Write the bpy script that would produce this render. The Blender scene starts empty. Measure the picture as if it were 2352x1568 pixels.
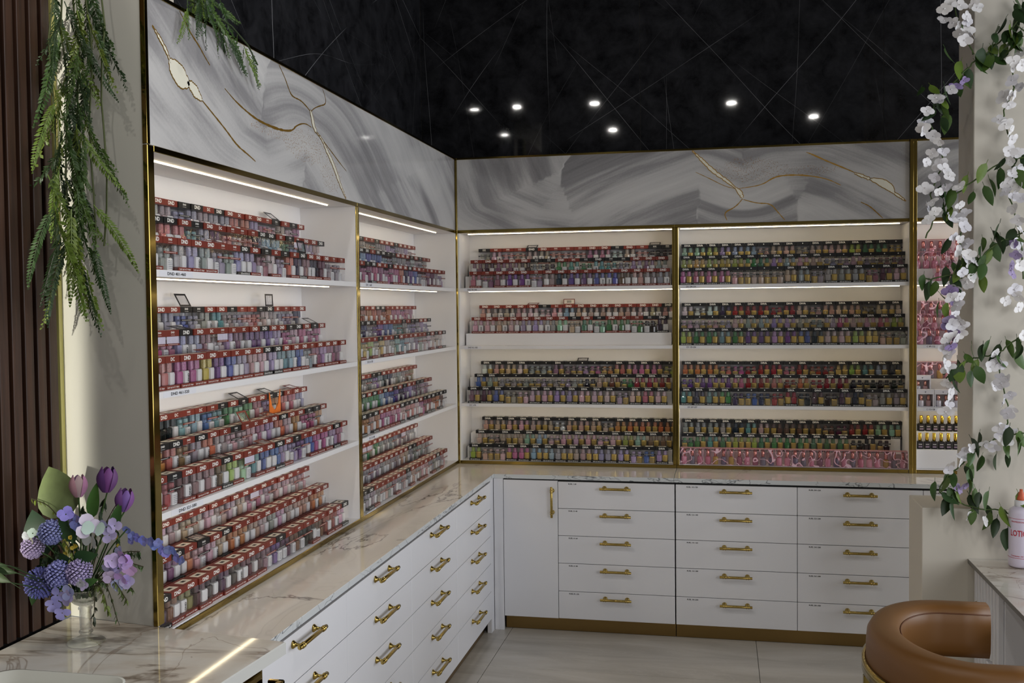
import bpy, math, random
from mathutils import Vector, Matrix
random.seed(7)
S = bpy.context.scene
COL = S.collection

# ------------------------------------------------------------------ camera, world, lights, exposure
cam_d = bpy.data.cameras.new('camera'); cam = bpy.data.objects.new('camera', cam_d); COL.objects.link(cam)
def _axes(yaw, pitch, roll):
    F = Vector((math.sin(yaw)*math.cos(pitch), math.cos(yaw)*math.cos(pitch), math.sin(pitch)))
    R = Vector((math.cos(yaw), -math.sin(yaw), 0)); U = R.cross(F)
    return R*math.cos(roll)+U*math.sin(roll), U*math.cos(roll)-R*math.sin(roll), F
_R, _U, _F = _axes(-0.20449, -0.03412, -0.01068)
cam.matrix_world = Matrix(((_R.x, _U.x, -_F.x, 1.6112), (_R.y, _U.y, -_F.y, -6.0774), (_R.z, _U.z, -_F.z, 1.8949), (0, 0, 0, 1)))
cam_d.sensor_width = 36; cam_d.lens = 2312.14/2352*36; cam_d.clip_start = .05; cam_d.clip_end = 100
S.camera = cam
S.view_settings.view_transform = 'Standard'; S.view_settings.look = 'None'
S.view_settings.exposure = 0.0; S.view_settings.gamma = 1; S.view_settings.use_curve_mapping = False
W = bpy.data.worlds.new('world'); S.world = W; W.use_nodes = True
bg = W.node_tree.nodes['Background']; bg.inputs[0].default_value = (.80, .88, 1, 1); bg.inputs[1].default_value = .14
def area(name, loc, target, sx, sy, energy, col, spread=180):
    l = bpy.data.lights.new(name, 'AREA'); l.shape = 'RECTANGLE'; l.size = sx; l.size_y = sy; l.energy = energy; l.color = col
    l.spread = math.radians(spread)
    o = bpy.data.objects.new(name, l); COL.objects.link(o); o.location = loc
    o.rotation_euler = (Vector(target)-Vector(loc)).to_track_quat('-Z', 'Y').to_euler()
    return o
area('window_daylight_side', (7.6, -2.1, 1.9), (0, -1.9, 1.2), 4.8, 2.6, 235, (.90, .94, 1))
area('window_daylight_front', (5.2, -6.9, 2.2), (1.6, -.8, 1.1), 2.6, 2.6, 92, (.97, .98, 1))
area('added_strip_beam', (-.285, -7.2, 2.15), (-.292, -3.4, 1.6), .07, 2.4, .8, (1, .97, .84), 2.5)  # added narrow beam that lays the bright strip on the end panel

# ------------------------------------------------------------------ materials
def lin(c):
    return tuple((x/255/12.92 if x <= 10 else ((x/255+.055)/1.055)**2.4) for x in c)+(1,)
class NT:
    def __init__(s, name):
        s.m = bpy.data.materials.new(name); s.m.use_nodes = True; s.t = s.m.node_tree
        s.t.nodes.clear(); s.out = s.t.nodes.new('ShaderNodeOutputMaterial')
    def n(s, kind, **kw):
        nd = s.t.nodes.new('ShaderNode'+kind)
        for k, v in kw.items():
            if k.startswith('i_'):
                key = k[2:]
                key = int(key) if key.isdigit() else key.replace('_', ' ')
                if isinstance(v, bpy.types.NodeSocket): s.t.links.new(v, nd.inputs[key])
                else: nd.inputs[key].default_value = v
            else: setattr(nd, k, v)
        return nd
    def math(s, op, a, b=0.0):
        nd = s.n('Math', operation=op)
        for i, v in ((0, a), (1, b)):
            if isinstance(v, bpy.types.NodeSocket): s.t.links.new(v, nd.inputs[i])
            else: nd.inputs[i].default_value = v
        return nd.outputs[0]
    def mix(s, fac, a, b, mode='MIX'):
        nd = s.n('Mix', data_type='RGBA', blend_type=mode)
        for i, v in ((0, fac), (6, a), (7, b)):
            if isinstance(v, bpy.types.NodeSocket): s.t.links.new(v, nd.inputs[i])
            else: nd.inputs[i].default_value = v
        return nd.outputs[2]
    def ramp(s, fac, stops):
        nd = s.n('ValToRGB'); r = nd.color_ramp
        while len(r.elements) < len(stops): r.elements.new(.5)
        for e, (p, c) in zip(r.elements, stops):
            e.position = p; e.color = c if len(c) == 4 else (c[0], c[1], c[2], 1)
        s.t.links.new(fac, nd.inputs[0]); return nd.outputs[0]
    def pos(s): return s.n('NewGeometry').outputs['Position']
    def objc(s): return s.n('TexCoord').outputs['Object']
    def map(s, vec, scale=(1, 1, 1), rot=(0, 0, 0), loc=(0, 0, 0)):
        nd = s.n('Mapping'); s.t.links.new(vec, nd.inputs[0])
        nd.inputs['Scale'].default_value = scale; nd.inputs['Rotation'].default_value = rot; nd.inputs['Location'].default_value = loc
        return nd.outputs[0]
    def noise(s, vec, scale=5, detail=4, rough=.5, dist=0):
        nd = s.n('TexNoise', i_Vector=vec, i_Scale=scale, i_Detail=detail, i_Roughness=rough, i_Distortion=dist)
        return nd.outputs[0]
    def vein(s, vec, scale, width, dist=1.2, detail=4):
        f = s.noise(vec, scale, detail, .55, dist)
        a = s.math('ABSOLUTE', s.math('SUBTRACT', f, .5))
        return s.ramp(a, [(0, (1, 1, 1)), (width, (0, 0, 0))])
    def bsdf(s, col, rough=.5, metal=0, spec=.5, coat=0, bump=None, bstr=.1, trans=0, ior=1.45, sss=0, emis=None, estr=0):
        b = s.n('BsdfPrincipled')
        def put(k, v):
            if isinstance(v, bpy.types.NodeSocket): s.t.links.new(v, b.inputs[k])
            else: b.inputs[k].default_value = v
        put('Base Color', col); put('Roughness', rough); put('Metallic', metal); put('Specular IOR Level', spec)
        put('Coat Weight', coat); put('Transmission Weight', trans); put('IOR', ior); put('Coat Roughness', .05)
        if sss: put('Subsurface Weight', sss); put('Subsurface Radius', (.01, .01, .01))
        if emis: put('Emission Color', emis); put('Emission Strength', estr)
        if bump is not None:
            bn = s.n('Bump', i_Height=bump, i_Strength=bstr, i_Distance=.01); s.t.links.new(bn.outputs[0], b.inputs['Normal'])
        s.t.links.new(b.outputs[0], s.out.inputs[0]); return b
def simple(name, rgb, rough=.5, **k):
    t = NT(name); t.bsdf(lin(rgb), rough, **k); return t.m
def tint(name, rough=.4, src='obj', stripes=None, mottled=0, **k):
    t = NT(name)
    c = t.n('ObjectInfo').outputs['Color'] if src == 'obj' else t.n('Attribute', attribute_name='tint').outputs['Color']
    if stripes:   # printed lines around the cap
        w = t.n('TexWave', wave_type='BANDS', bands_direction='Z', i_Vector=t.objc() if src == 'obj' else t.pos(), i_Scale=stripes, i_Distortion=0)
        nz = t.noise(t.pos(), 420, 1)
        f = t.math('MULTIPLY', t.math('GREATER_THAN', w.outputs[1], .62), t.math('GREATER_THAN', nz, .47))
        c = t.mix(t.math('MULTIPLY', f, .55), c, (.02, .02, .02, 1))
    if mottled:
        nz = t.noise(t.pos(), 60, 3)
        c = t.mix(t.math('MULTIPLY', nz, mottled), c, (.02, .03, .01, 1))
    t.bsdf(c, rough, **k); return t.m

M = {}
M['white'] = simple('white_lacquer', (226, 226, 230), .35, spec=.4)
M['shelfwhite'] = simple('white_melamine', (232, 230, 230), .4, spec=.3)
M['ivory'] = simple('ivory_paint', (205, 202, 192), .6)
M['black'] = simple('black_gap', (14, 14, 16), .6)
M['ink'] = simple('black_print', (20, 18, 22), .6)
M['inkred'] = simple('red_print', (190, 40, 60), .6)
M['paper'] = simple('white_label', (226, 226, 232), .5)
M['print'] = simple('white_print', (238, 236, 230), .5)
M['cream'] = simple('cream_carton', (222, 216, 206), .6)
M['gold'] = simple('polished_gold', (152, 132, 72), .1, metal=1)
M['brass'] = simple('satin_brass', (178, 154, 88), .22, metal=1)
M['goldbrush'] = simple('brushed_gold', (150, 124, 78), .30, metal=1)
M['goldfoil'] = simple('gold_bottle_foil', (196, 168, 96), .30, metal=.45)
M['rosegold'] = simple('rose_gold_cap', (222, 165, 150), .18, metal=1)
M['capgold'] = simple('gold_cap', (225, 185, 70), .18, metal=1)
M['redcard'] = simple('brick_red_carton', (116, 42, 30), .45)
M['blackcard'] = simple('black_carton', (20, 20, 23), .4)
M['pearl'] = simple('pearl_white_bottle', (226, 224, 222), .3, spec=.5)
M['cap'] = tint('tinted_cap', .35, stripes=95)
M['polish'] = tint('tinted_polish_glass', .12, coat=.6)
M['caps_m'] = tint('tinted_cap_mass', .35, src='attr', stripes=95)
M['polish_m'] = tint('tinted_polish_mass', .12, src='attr', coat=.6)
M['petal'] = tint('tinted_petal', .6, sss=.15)
M['leaf'] = tint('tinted_leaf', .45, mottled=.35)
M['stem'] = tint('tinted_stem', .6)
M['leather'] = simple('tan_leather', (112, 74, 32), .45)
M['leatherdark'] = simple('tan_leather_seam', (92, 52, 22), .6)
M['tile'] = None

def led_mat():
    t = NT('warm_led'); e = t.n('Emission', i_Color=(1, .83, .54, 1), i_Strength=14); t.t.links.new(e.outputs[0], t.out.inputs[0]); return t.m
M['led'] = led_mat()
def down_mat():
    t = NT('downlight_emitter'); e = t.n('Emission', i_Color=(1, .97, .92, 1), i_Strength=520); t.t.links.new(e.outputs[0], t.out.inputs[0]); return t.m
M['down'] = down_mat()
def clear_mat():
    t = NT('clear_plastic')
    tr = t.n('BsdfTransparent', i_Color=(.985, .985, .99, 1)); g = t.n('BsdfGlossy', i_Roughness=.04, i_Color=(1, 1, 1, 1))
    bn = t.n('Bump', i_Height=t.noise(t.map(t.pos(), (1, 1, .35)), 55, 1), i_Strength=.5, i_Distance=.004); t.t.links.new(bn.outputs[0], g.inputs['Normal'])
    fr = t.n('Fresnel', i_IOR=1.38); f = t.math('MINIMUM', fr.outputs[0], .5)
    mx = t.n('MixShader', i_0=f); t.t.links.new(tr.outputs[0], mx.inputs[1]); t.t.links.new(g.outputs[0], mx.inputs[2])
    t.t.links.new(mx.outputs[0], t.out.inputs[0]); return t.m
M['clear'] = clear_mat()
def glass_mat():
    t = NT('clear_glass'); g = t.n('BsdfGlass', i_Color=(.97, .98, .98, 1), i_Roughness=.01, i_IOR=1.4); tr = t.n('BsdfTransparent', i_Color=(.96, .97, .97, 1))
    mx = t.n('MixShader', i_0=.5); t.t.links.new(g.outputs[0], mx.inputs[1]); t.t.links.new(tr.outputs[0], mx.inputs[2]); t.t.links.new(mx.outputs[0], t.out.inputs[0]); return t.m
M['glass'] = glass_mat()
def worktop():
    t = NT('polished_worktop_marble'); p = t.pos()
    cloud = t.noise(t.map(p, (1, .6, 1)), 1.6, 5, .55, .6)
    base = t.ramp(cloud, [(.25, lin((214, 207, 198))), (.7, lin((226, 222, 217)))])
    v1 = t.vein(t.map(p, (1.1, .45, 1.6), (0, 0, .5)), 1.15, .009, 1.5, 6)
    v2 = t.vein(t.map(p, (3.2, 1.6, 7), (.3, .2, 1.1)), 1.5, .02, 1.0, 3)
    m = t.noise(p, 1.1, 2); msk = t.ramp(m, [(.42, (0, 0, 0)), (.6, (1, 1, 1))])
    f = t.math('MULTIPLY', t.math('MAXIMUM', t.math('MULTIPLY', v1, .9), t.math('MULTIPLY', v2, .12)), msk)
    base = t.mix(f, base, lin((104, 92, 88)))
    t.bsdf(base, .07, spec=.55); return t.m
M['worktop'] = worktop()
def worktop_edge():
    t = NT('veined_marble_edge'); p = t.pos()
    v1 = t.vein(t.map(p, (1.6, 1.6, 4), (.2, .4, 0)), 1.9, .010, 1.2, 3)
    v2 = t.vein(t.map(p, (3, 3, 6), (.5, .1, 0)), 1.3, .008, 1.0, 3)
    base = t.mix(t.math('MAXIMUM', v1, t.math('MULTIPLY', v2, .7)), lin((206, 210, 212)), lin((92, 96, 102)))
    t.bsdf(base, .2); return t.m
M['wedge'] = worktop_edge()
def calacatta():
    t = NT('calacatta_gold_marble'); p = t.pos()
    cloud = t.noise(p, 3.2, 5, .6, .8)
    base = t.ramp(cloud, [(.3, lin((206, 198, 186))), (.65, lin((224, 221, 214)))])
    v1 = t.vein(t.map(p, (.55, 2.0, 1), (0, 0, -.85), (.35, .1, 0)), 1.5, .030, 1.1, 6)
    halo = t.vein(t.map(p, (.55, 2.0, 1), (0, 0, -.85), (.35, .1, 0)), 1.5, .10, 1.1, 6)
    v2 = t.vein(t.map(p, (1.4, 1, 1), (0, 0, .9), (.2, .7, 0)), 1.7, .008, 1.3, 5)
    msk = t.ramp(t.noise(p, 2.0, 2), [(.40, (0, 0, 0)), (.58, (1, 1, 1))])
    base = t.mix(t.math('MULTIPLY', t.math('MULTIPLY', halo, msk), .35), base, lin((176, 146, 108)))
    base = t.mix(t.math('MULTIPLY', t.math('MULTIPLY', v1, msk), .85), base, lin((98, 80, 62)))
    base = t.mix(t.math('MULTIPLY', v2, .6), base, lin((128, 104, 80)))
    t.bsdf(base, .06, spec=.5); return t.m
M['calacatta'] = calacatta()
def blackmarble():
    t = NT('black_marble'); p = t.pos()
    n0 = t.noise(p, 7, 7, .7, .3)
    base = t.ramp(n0, [(.35, (.007, .007, .008)), (.72, (.036, .036, .040))])
    def scratch(rot, scale, eps, seed, mscale):
        q = t.map(p, (1, 1, 1), rot, (seed, seed*.7, 0))
        w = t.n('TexWave', wave_type='BANDS', bands_direction='X', i_Vector=q, i_Scale=scale, i_Distortion=3.4, i_Detail=2.0)
        w.inputs['Detail Scale'].default_value = .4
        l = t.math('GREATER_THAN', w.outputs[1], 1-eps)
        m = t.ramp(t.noise(t.map(q, (2.2, .6, .6)), mscale, 2), [(.46, (0, 0, 0)), (.62, (1, 1, 1))])
        return t.math('MULTIPLY', l, m)
    fs = [scratch(r_, s_, e_, sd, ms) for r_, s_, e_, sd, ms in (((.75, .75, .2), .5, 2.2e-5, 1.3, 1.3), ((-.6, -.7, .1), .45, 2.2e-5, 4.1, 1.5), ((.35, -1.05, .3), .40, 1.6e-5, 7.7, 1.2), ((1.1, .3, -.2), .42, 1.6e-5, 2.9, 1.4),
          ((.55, .95, -.1), .62, 9e-6, 9.1, 1.9), ((-.9, -.45, .3), .66, 9e-6, 5.5, 1.8), ((.1, .2, .0), .5, 9e-6, 3.5, 1.7))]
    f = fs[0]
    for g_ in fs[1:]: f = t.math('MAXIMUM', f, g_)
    base = t.mix(t.math('MULTIPLY', f, .62), base, (.36, .36, .37, 1))
    t.bsdf(base, .035, spec=.45); return t.m
M['blackmarble'] = blackmarble()
def agate():
    t = NT('grey_agate_marble')
    fl = t.n('Attribute', attribute_name='flow').outputs['Vector']
    big = t.noise(t.map(fl, (1.0, .32, 0)), 4.2, 2, .45, .5)
    mid = t.noise(t.map(fl, (1.0, .10, 0), (0, 0, 0), (3, 1, 0)), 15, 4, .6, .3)
    fine = t.noise(t.map(fl, (1.0, .05, 0)), 60, 3, .6, .1)
    speck = t.noise(t.pos(), 90, 4, .8)
    v = t.math('ADD', t.math('ADD', t.math('MULTIPLY', big, .62), t.math('MULTIPLY', mid, .28)), t.math('MULTIPLY', fine, .10))
    v = t.math('ADD', v, t.math('MULTIPLY', t.math('SUBTRACT', speck, .5), .06))
    c = t.ramp(v, [(.32, lin((112, 110, 112))), (.44, lin((156, 154, 155))), (.51, lin((194, 192, 191))), (.58, lin((206, 204, 202))), (.70, lin((224, 222, 219)))])
    sp = t.n('SeparateXYZ'); t.t.links.new(fl, sp.inputs[0])
    dust = t.math('MULTIPLY', t.math('GREATER_THAN', t.noise(t.pos(), 170, 2, .5), .60), t.math('GREATER_THAN', t.math('ADD', sp.outputs[2], t.math('MULTIPLY', t.noise(t.pos(), 30, 2), .6)), .72))
    c = t.mix(t.math('MULTIPLY', dust, .75), c, lin((150, 112, 58)))
    t.bsdf(c, .05, spec=.5); return t.m
M['agate'] = agate()
M['veingold'] = simple('gold_vein', (168, 128, 52), .3, metal=.6)
M['veinwhite'] = simple('cream_vein', (236, 232, 214), .2)
def floor_mat():
    t = NT('grey_porcelain_tile'); p = t.pos()
    s1 = t.noise(t.map(p, (.5, 2.4, 1), (0, 0, .06)), 2.2, 6, .6, .8)
    c = t.ramp(s1, [(.3, lin((166, 161, 152))), (.55, lin((190, 185, 177))), (.75, lin((204, 200, 194)))])
    v = t.vein(t.map(p, (.8, 2.6, 1), (0, 0, .35)), 2.0, .008, 1.6, 5)
    c = t.mix(t.math('MULTIPLY', v, .25), c, lin((214, 210, 204)))
    t.bsdf(c, .28, spec=.4); return t.m
M['tile'] = floor_mat()
M['grout'] = simple('floor_grout', (120, 116, 110), .8)
def wood():
    t = NT('dark_walnut'); p = t.pos()
    g = t.noise(t.map(p, (14, 14, .7)), 3, 5, .6, .4)
    c = t.ramp(g, [(.3, lin((38, 23, 16))), (.7, lin((74, 47, 33)))])
    t.bsdf(c, .45, bump=g, bstr=.15); return t.m
M['wood'] = wood()
M['feltblack'] = simple('black_backing', (16, 13, 12), .9)
M['ceiling'] = simple('dark_ceiling', (34, 34, 36), .7)
M['wallpaint'] = simple('warm_grey_paint', (208, 202, 190), .7)
M['colside'] = M['wallpaint']
M['orange'] = simple('orange_nozzle', (205, 96, 62), .4)
M['lotion'] = simple('lilac_white_bottle', (222, 214, 232), .35, sss=.1)
M['greydev'] = simple('grey_device', (120, 120, 130), .4)
M['basin'] = simple('white_plastic', (214, 214, 204), .4)
M['plainedge'] = simple('plain_marble_edge', (204, 204, 200), .25)
def pinkpack():
    t = NT('pink_ribbon_print')
    q = t.n('TexCoord').outputs['Object']; oi = t.n('ObjectInfo').outputs['Random']
    off = t.n('CombineXYZ'); t.t.links.new(t.math('MULTIPLY', oi, 9), off.inputs[0])
    add = t.n('VectorMath', operation='ADD'); t.t.links.new(q, add.inputs[0]); t.t.links.new(off.outputs[0], add.inputs[1])
    n1 = t.noise(t.map(add.outputs[0], (1, 1, .7), (0, .6, 0)), 20, 0, .4, .8)
    ring = t.math('ABSOLUTE', t.math('SUBTRACT', n1, .5))
    col = t.ramp(ring, [(0, lin((236, 206, 216))), (.016, lin((228, 188, 204))), (.020, lin((160, 70, 84))), (.03, lin((214, 160, 176)))])
    mask = t.ramp(ring, [(.026, (1, 1, 1)), (.030, (.10, .10, .10))])
    d = t.n('BsdfPrincipled'); t.t.links.new(col, d.inputs['Base Color']); d.inputs['Roughness'].default_value = .35
    tr = t.n('BsdfTransparent', i_Color=(1, .93, .95, 1)); mx = t.n('MixShader')
    t.t.links.new(mask, mx.inputs[0]); t.t.links.new(tr.outputs[0], mx.inputs[1]); t.t.links.new(d.outputs[0], mx.inputs[2])
    t.t.links.new(mx.outputs[0], t.out.inputs[0]); return t.m
M['pinkpack'] = pinkpack()

# ------------------------------------------------------------------ mesh helpers
class MB:
    def __init__(s): s.v = []; s.f = []; s.m = []
    def add(s, vs, fs, mi=0):
        b = len(s.v); s.v += [tuple(x) for x in vs]; s.f += [tuple(i+b for i in f) for f in fs]; s.m += [mi]*len(fs); return s
    def box(s, x0, x1, y0, y1, z0, z1, mi=0):
        vs = [(x0, y0, z0), (x1, y0, z0), (x1, y1, z0), (x0, y1, z0), (x0, y0, z1), (x1, y0, z1), (x1, y1, z1), (x0, y1, z1)]
        return s.add(vs, [(0, 3, 2, 1), (4, 5, 6, 7), (0, 1, 5, 4), (1, 2, 6, 5), (2, 3, 7, 6), (3, 0, 4, 7)], mi)
    def bbox(s, x0, x1, y0, y1, z0, z1, c=.002, mi=0):   # box with chamfered edges
        vs = []; fs = []
        for sx, x in ((1, x0), (-1, x1)):
            for sy, y in ((1, y0), (-1, y1)):
                for sz, z in ((1, z0), (-1, z1)):
                    vs += [(x, y+sy*c, z+sz*c), (x+sx*c, y, z+sz*c), (x+sx*c, y+sy*c, z)]
        i = lambda a, b, d, k: ((a*2+b)*2+d)*3+k
        for a in (0, 1): fs.append((i(a, 0, 0, 0), i(a, 1, 0, 0), i(a, 1, 1, 0), i(a, 0, 1, 0)))
        for b in (0, 1): fs.append((i(0, b, 0, 1), i(1, b, 0, 1), i(1, b, 1, 1), i(0, b, 1, 1)))
        for d in (0, 1): fs.append((i(0, 0, d, 2), i(1, 0, d, 2), i(1, 1, d, 2), i(0, 1, d, 2)))
        for a in (0, 1):
            for b in (0, 1): fs.append((i(a, b, 0, 0), i(a, b, 1, 0), i(a, b, 1, 1), i(a, b, 0, 1)))
            for d in (0, 1): fs.append((i(a, 0, d, 0), i(a, 1, d, 0), i(a, 1, d, 2), i(a, 0, d, 2)))
        for b in (0, 1):
            for d in (0, 1): fs.append((i(0, b, d, 1), i(1, b, d, 1), i(1, b, d, 2), i(0, b, d, 2)))
        for a in (0, 1):
            for b in (0, 1):
                for d in (0, 1): fs.append((i(a, b, d, 0), i(a, b, d, 1), i(a, b, d, 2)))
        return s.add(vs, fs, mi)
    def lathe(s, prof, n=16, c=(0, 0, 0), mi=0, sq=0, axis='z', cap=True):
        vs = []; fs = []
        for r, z in prof:
            for k in range(n):
                a = 2*math.pi*(k+.5)/n; ca, sa = math.cos(a), math.sin(a)
                if sq:
                    m = (abs(ca)**sq+abs(sa)**sq)**(-1/sq); ca *= m; sa *= m
                p = (r*ca, r*sa, z)
                if axis == 'x': p = (z, r*ca, r*sa)
                elif axis == 'y': p = (r*sa, z, r*ca)
                vs.append((p[0]+c[0], p[1]+c[1], p[2]+c[2]))
        for j in range(len(prof)-1):
            for k in range(n): k2 = (k+1) % n; fs.append((j*n+k, j*n+k2, (j+1)*n+k2, (j+1)*n+k))
        if cap: fs.append(tuple(range(n-1, -1, -1))); fs.append(tuple((len(prof)-1)*n+k for k in range(n)))
        return s.add(vs, fs, mi)
    def tube(s, pts, r, n=6, mi=0):
        pts = [Vector(p) for p in pts]; rs = r if isinstance(r, (list, tuple)) else [r]*len(pts)
        vs = []; fs = []; up = Vector((.13, .31, .94))
        for i, p in enumerate(pts):
            d = (pts[min(i+1, len(pts)-1)]-pts[max(i-1, 0)]).normalized()
            a = d.cross(up)
            if a.length < .05: a = d.cross(Vector((1, 0, 0)))
            a.normalize(); b = d.cross(a)
            for k in range(n):
                t = 2*math.pi*k/n; vs.append(p+(a*math.cos(t)+b*math.sin(t))*rs[i])
        for i in range(len(pts)-1):
            for k in range(n): k2 = (k+1) % n; fs.append((i*n+k, i*n+k2, (i+1)*n+k2, (i+1)*n+k))
        fs.append(tuple(range(n))); fs.append(tuple((len(pts)-1)*n+k for k in range(n-1, -1, -1)))
        return s.add(vs, fs, mi)
    def join(s, verts, faces, mat4, mi=0):
        return s.add([mat4 @ Vector(v) for v in verts], faces, mi)
    def mesh(s, name, mats, smooth=False):
        me = bpy.data.meshes.new(name); me.from_pydata(s.v, [], s.f)
        for m in mats: me.materials.append(m)
        if any(s.m): me.polygons.foreach_set('material_index', s.m)
        if smooth: me.polygons.foreach_set('use_smooth', [True]*len(s.f))
        me.update(); return me
def tag(o, label=None, cat=None, group=None, kind=None):
    if label: o['label'] = label
    if cat: o['category'] = cat
    if group: o['group'] = group
    if kind: o['kind'] = kind
    return o
WL = {}
def empty(name, loc=(0, 0, 0), rz=0, parent=None, **k):
    o = bpy.data.objects.new(name, None); o.empty_display_size = .05; COL.objects.link(o); o.location = loc; o.rotation_euler[2] = rz
    if parent: o.parent = parent
    WL[o.name] = Vector(loc); return tag(o, **k)
def put(name, me, parent=None, loc=(0, 0, 0), color=None, rot=None, scale=None):
    o = bpy.data.objects.new(name, me); COL.objects.link(o); o.location = loc
    if parent: o.parent = parent
    if color: o.color = color
    if rot: o.rotation_euler = rot
    if scale: o.scale = scale
    return o
def part(name, mb, mats, parent=None, smooth=False, color=None):
    """vertices given in world space; stored relative to the owning thing's origin"""
    if not isinstance(mats, (list, tuple)): mats = [mats]
    off = Vector((0, 0, 0)); p = parent
    if p is not None: off = WL[p.name]
    if any(off): mb.v = [(v[0]-off.x, v[1]-off.y, v[2]-off.z) for v in mb.v]
    o = put(name, mb.mesh(name, mats, smooth), parent, color=color); WL[o.name] = off; return o
def single(name, mb, mats, org, smooth=False, color=None, **k):
    if not isinstance(mats, (list, tuple)): mats = [mats]
    mb.v = [(v[0]-org[0], v[1]-org[1], v[2]-org[2]) for v in mb.v]
    o = put(name, mb.mesh(name, mats, smooth), None, org, color); WL[o.name] = Vector(org); return tag(o, **k)
_TX = {}
def text_geo(body, bold=.0, spacing=1.0):
    key = (body, bold, spacing)
    if key in _TX: return _TX[key]
    cu = bpy.data.curves.new('lettering', 'FONT'); cu.body = body; cu.resolution_u = 2; cu.offset = bold; cu.space_character = spacing
    cu.align_x = 'CENTER'; cu.align_y = 'CENTER'
    ob = bpy.data.objects.new('lettering', cu); COL.objects.link(ob)
    me = bpy.data.meshes.new_from_object(ob.evaluated_get(bpy.context.evaluated_depsgraph_get()))
    vs = [v.co.copy() for v in me.vertices]; fs = [tuple(p.vertices) for p in me.polygons]
    bpy.data.objects.remove(ob); bpy.data.curves.remove(cu); bpy.data.meshes.remove(me)
    xs = [v.x for v in vs]; ys = [v.y for v in vs]; w = max(xs)-min(xs); cx = (max(xs)+min(xs))/2; cy = (max(ys)+min(ys))/2; h = max(ys)-min(ys)
    vs = [((v.x-cx)/w, (v.y-cy)/w) for v in vs]
    _TX[key] = (vs, fs, h/w); return _TX[key]
def text_on(mb, body, c, width, height=None, facing='-y', mi=1, bold=.0, lift=.0004, roll=0, mirror_last=False):
    """lettering as thin raised print. facing -y: reads along +x; facing +x: reads along +y; +z: reads along +x"""
    vs, fs, asp = text_geo(body, bold)
    sy = (height/(asp*width)) if height else 1
    out = []
    for x, y in vs:
        x, y = x*width, y*width*sy
        if roll: x, y = x*math.cos(roll)-y*math.sin(roll), x*math.sin(roll)+y*math.cos(roll)
        if facing == '-y': out.append((c[0]+x, c[1]-lift, c[2]+y))
        elif facing == '+x': out.append((c[0]+lift, c[1]+x, c[2]+y))
        else: out.append((c[0]+x, c[1]+y, c[2]+lift))
    mb.add(out, fs, mi)
# ------------------------------------------------------------------ key dimensions (metres, counter at .92)
yL, yM, xM, xR = -3.4413, -1.7412, 1.3482, 2.6837
ZC, ZBT, ZFT, ZFB, ZTB = .92, .941, 2.809, 2.375, 2.356
SH = [(1.995, 2.016), (1.636, 1.656), (1.278, 1.298)]
DEP = .265; dL, dB = .3064, -.3581

# ------------------------------------------------------------------ room shell
fl = empty('floor', kind='structure')
part('subfloor', MB().box(-1.2, 8, -11, .3, -.05, -.004), M['grout'], fl)
xs = [-1.0, .4, 1.8, 3.2, 4.6, 6.0]; ys = [-7.25, -6.55, -5.85, -5.15, -4.45, -3.75, -3.05, -2.35, -1.65, -.95, -.25, .3]
for i in range(len(xs)-1):
    for j in range(len(ys)-1):
        part('floor_tile', MB().bbox(xs[i]+.0015, xs[i+1]-.0015, ys[j]+.0015, ys[j+1]-.0015, -.01, 0, .001), M['tile'], fl)
wb = empty('wall_back', kind='structure')
part('wall_core', MB().box(-.45, 6, .31, .45, 0, 4.0), M['wallpaint'], wb)
for a, b in ((-.30, 1.123), (1.123, 2.568), (2.568, 4.02), (4.02, 5.5)):
    part('marble_slab', MB().bbox(a+.001, b-.001, .30, .312, 2.70, 3.995, .0008), M['blackmarble'], wb)
wl = empty('wall_left', kind='structure')
part('wall_core', MB().box(-.45, -.31, -2.74, .45, 0, 4.0), M['wallpaint'], wl)
for a, b in ((-2.74, -1.853), (-1.853, -.664), (-.664, .30)):
    part('marble_slab', MB().bbox(-.312, -.30, a+.001, b-.001, 2.70, 3.995, .0008), M['blackmarble'], wl)
single('wall_unseen_front', MB().box(-1.2, 3.2, -11, -10.9, 0, 4.0), M['wallpaint'], (-1.2, -11, 0), kind='structure')  # unseen wall behind the camera, added to cut ambient world light
single('wall_unseen_left', MB().box(-1.2, -1.1, -10.9, -4.72, 0, 4.0), M['wallpaint'], (-1.2, -10.9, 0), kind='structure')  # unseen wall, added to block world light coming from the left
single('wall_return', MB().box(-1.2, -.40, -4.82, -4.71, 0, 4.0), M['wallpaint'], (-1.2, -4.8, 0), kind='structure')
cl = empty('ceiling', kind='structure')
part('ceiling_board', MB().box(-1.2, 7.0, -10.4, .45, 4.0, 4.06), M['ceiling'], cl)
def downlight(x, y, lab):
    e = empty('recessed_downlight', (x, y, 4.0), label=lab, cat='downlight', group='ceiling downlights')
    part('trim_ring', MB().lathe([(.045, 3.992), (.06, 3.992), (.06, 4.0)], 20, (x, y, 0), cap=False), M['white'], e)
    part('emitter', MB().lathe([(.0, 3.994), (.045, 3.994)], 20, (x, y, 0), cap=False), M['down'], e)
for (x, y), w in zip(((-.48, -3.76), (.34, -3.79), (1.73, -4.13), (2.64, -5.14), (.36, -5.41)),
                     ('nearest the slat wall', 'second from the slat wall', 'above the floor centre', 'nearest the column', 'furthest back on the left')):
    downlight(x, y, 'round recessed ceiling downlight mirrored in black marble, '+w)

# slatted wood wall
ws = empty('wall_slatted', (-.33, -3.42, .95), kind='structure')
part('backing_board', MB().box(-.40, -.345, -4.7, -3.40, .94, 3.6), M['feltblack'], ws)
y = -3.424
while y > -4.65:
    part('wood_slat', MB().bbox(-.345, -.318, y-.036, y, .98, 3.6, .002), M['wood'], ws); y -= .0525
tr = single('trim_1', MB().box(-.345, -.322, -3.41, -3.388, .975, 3.6), simple('pale_brass_edge', (186, 180, 110), .3), (-.33, -3.4, .975), kind='structure')

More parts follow.
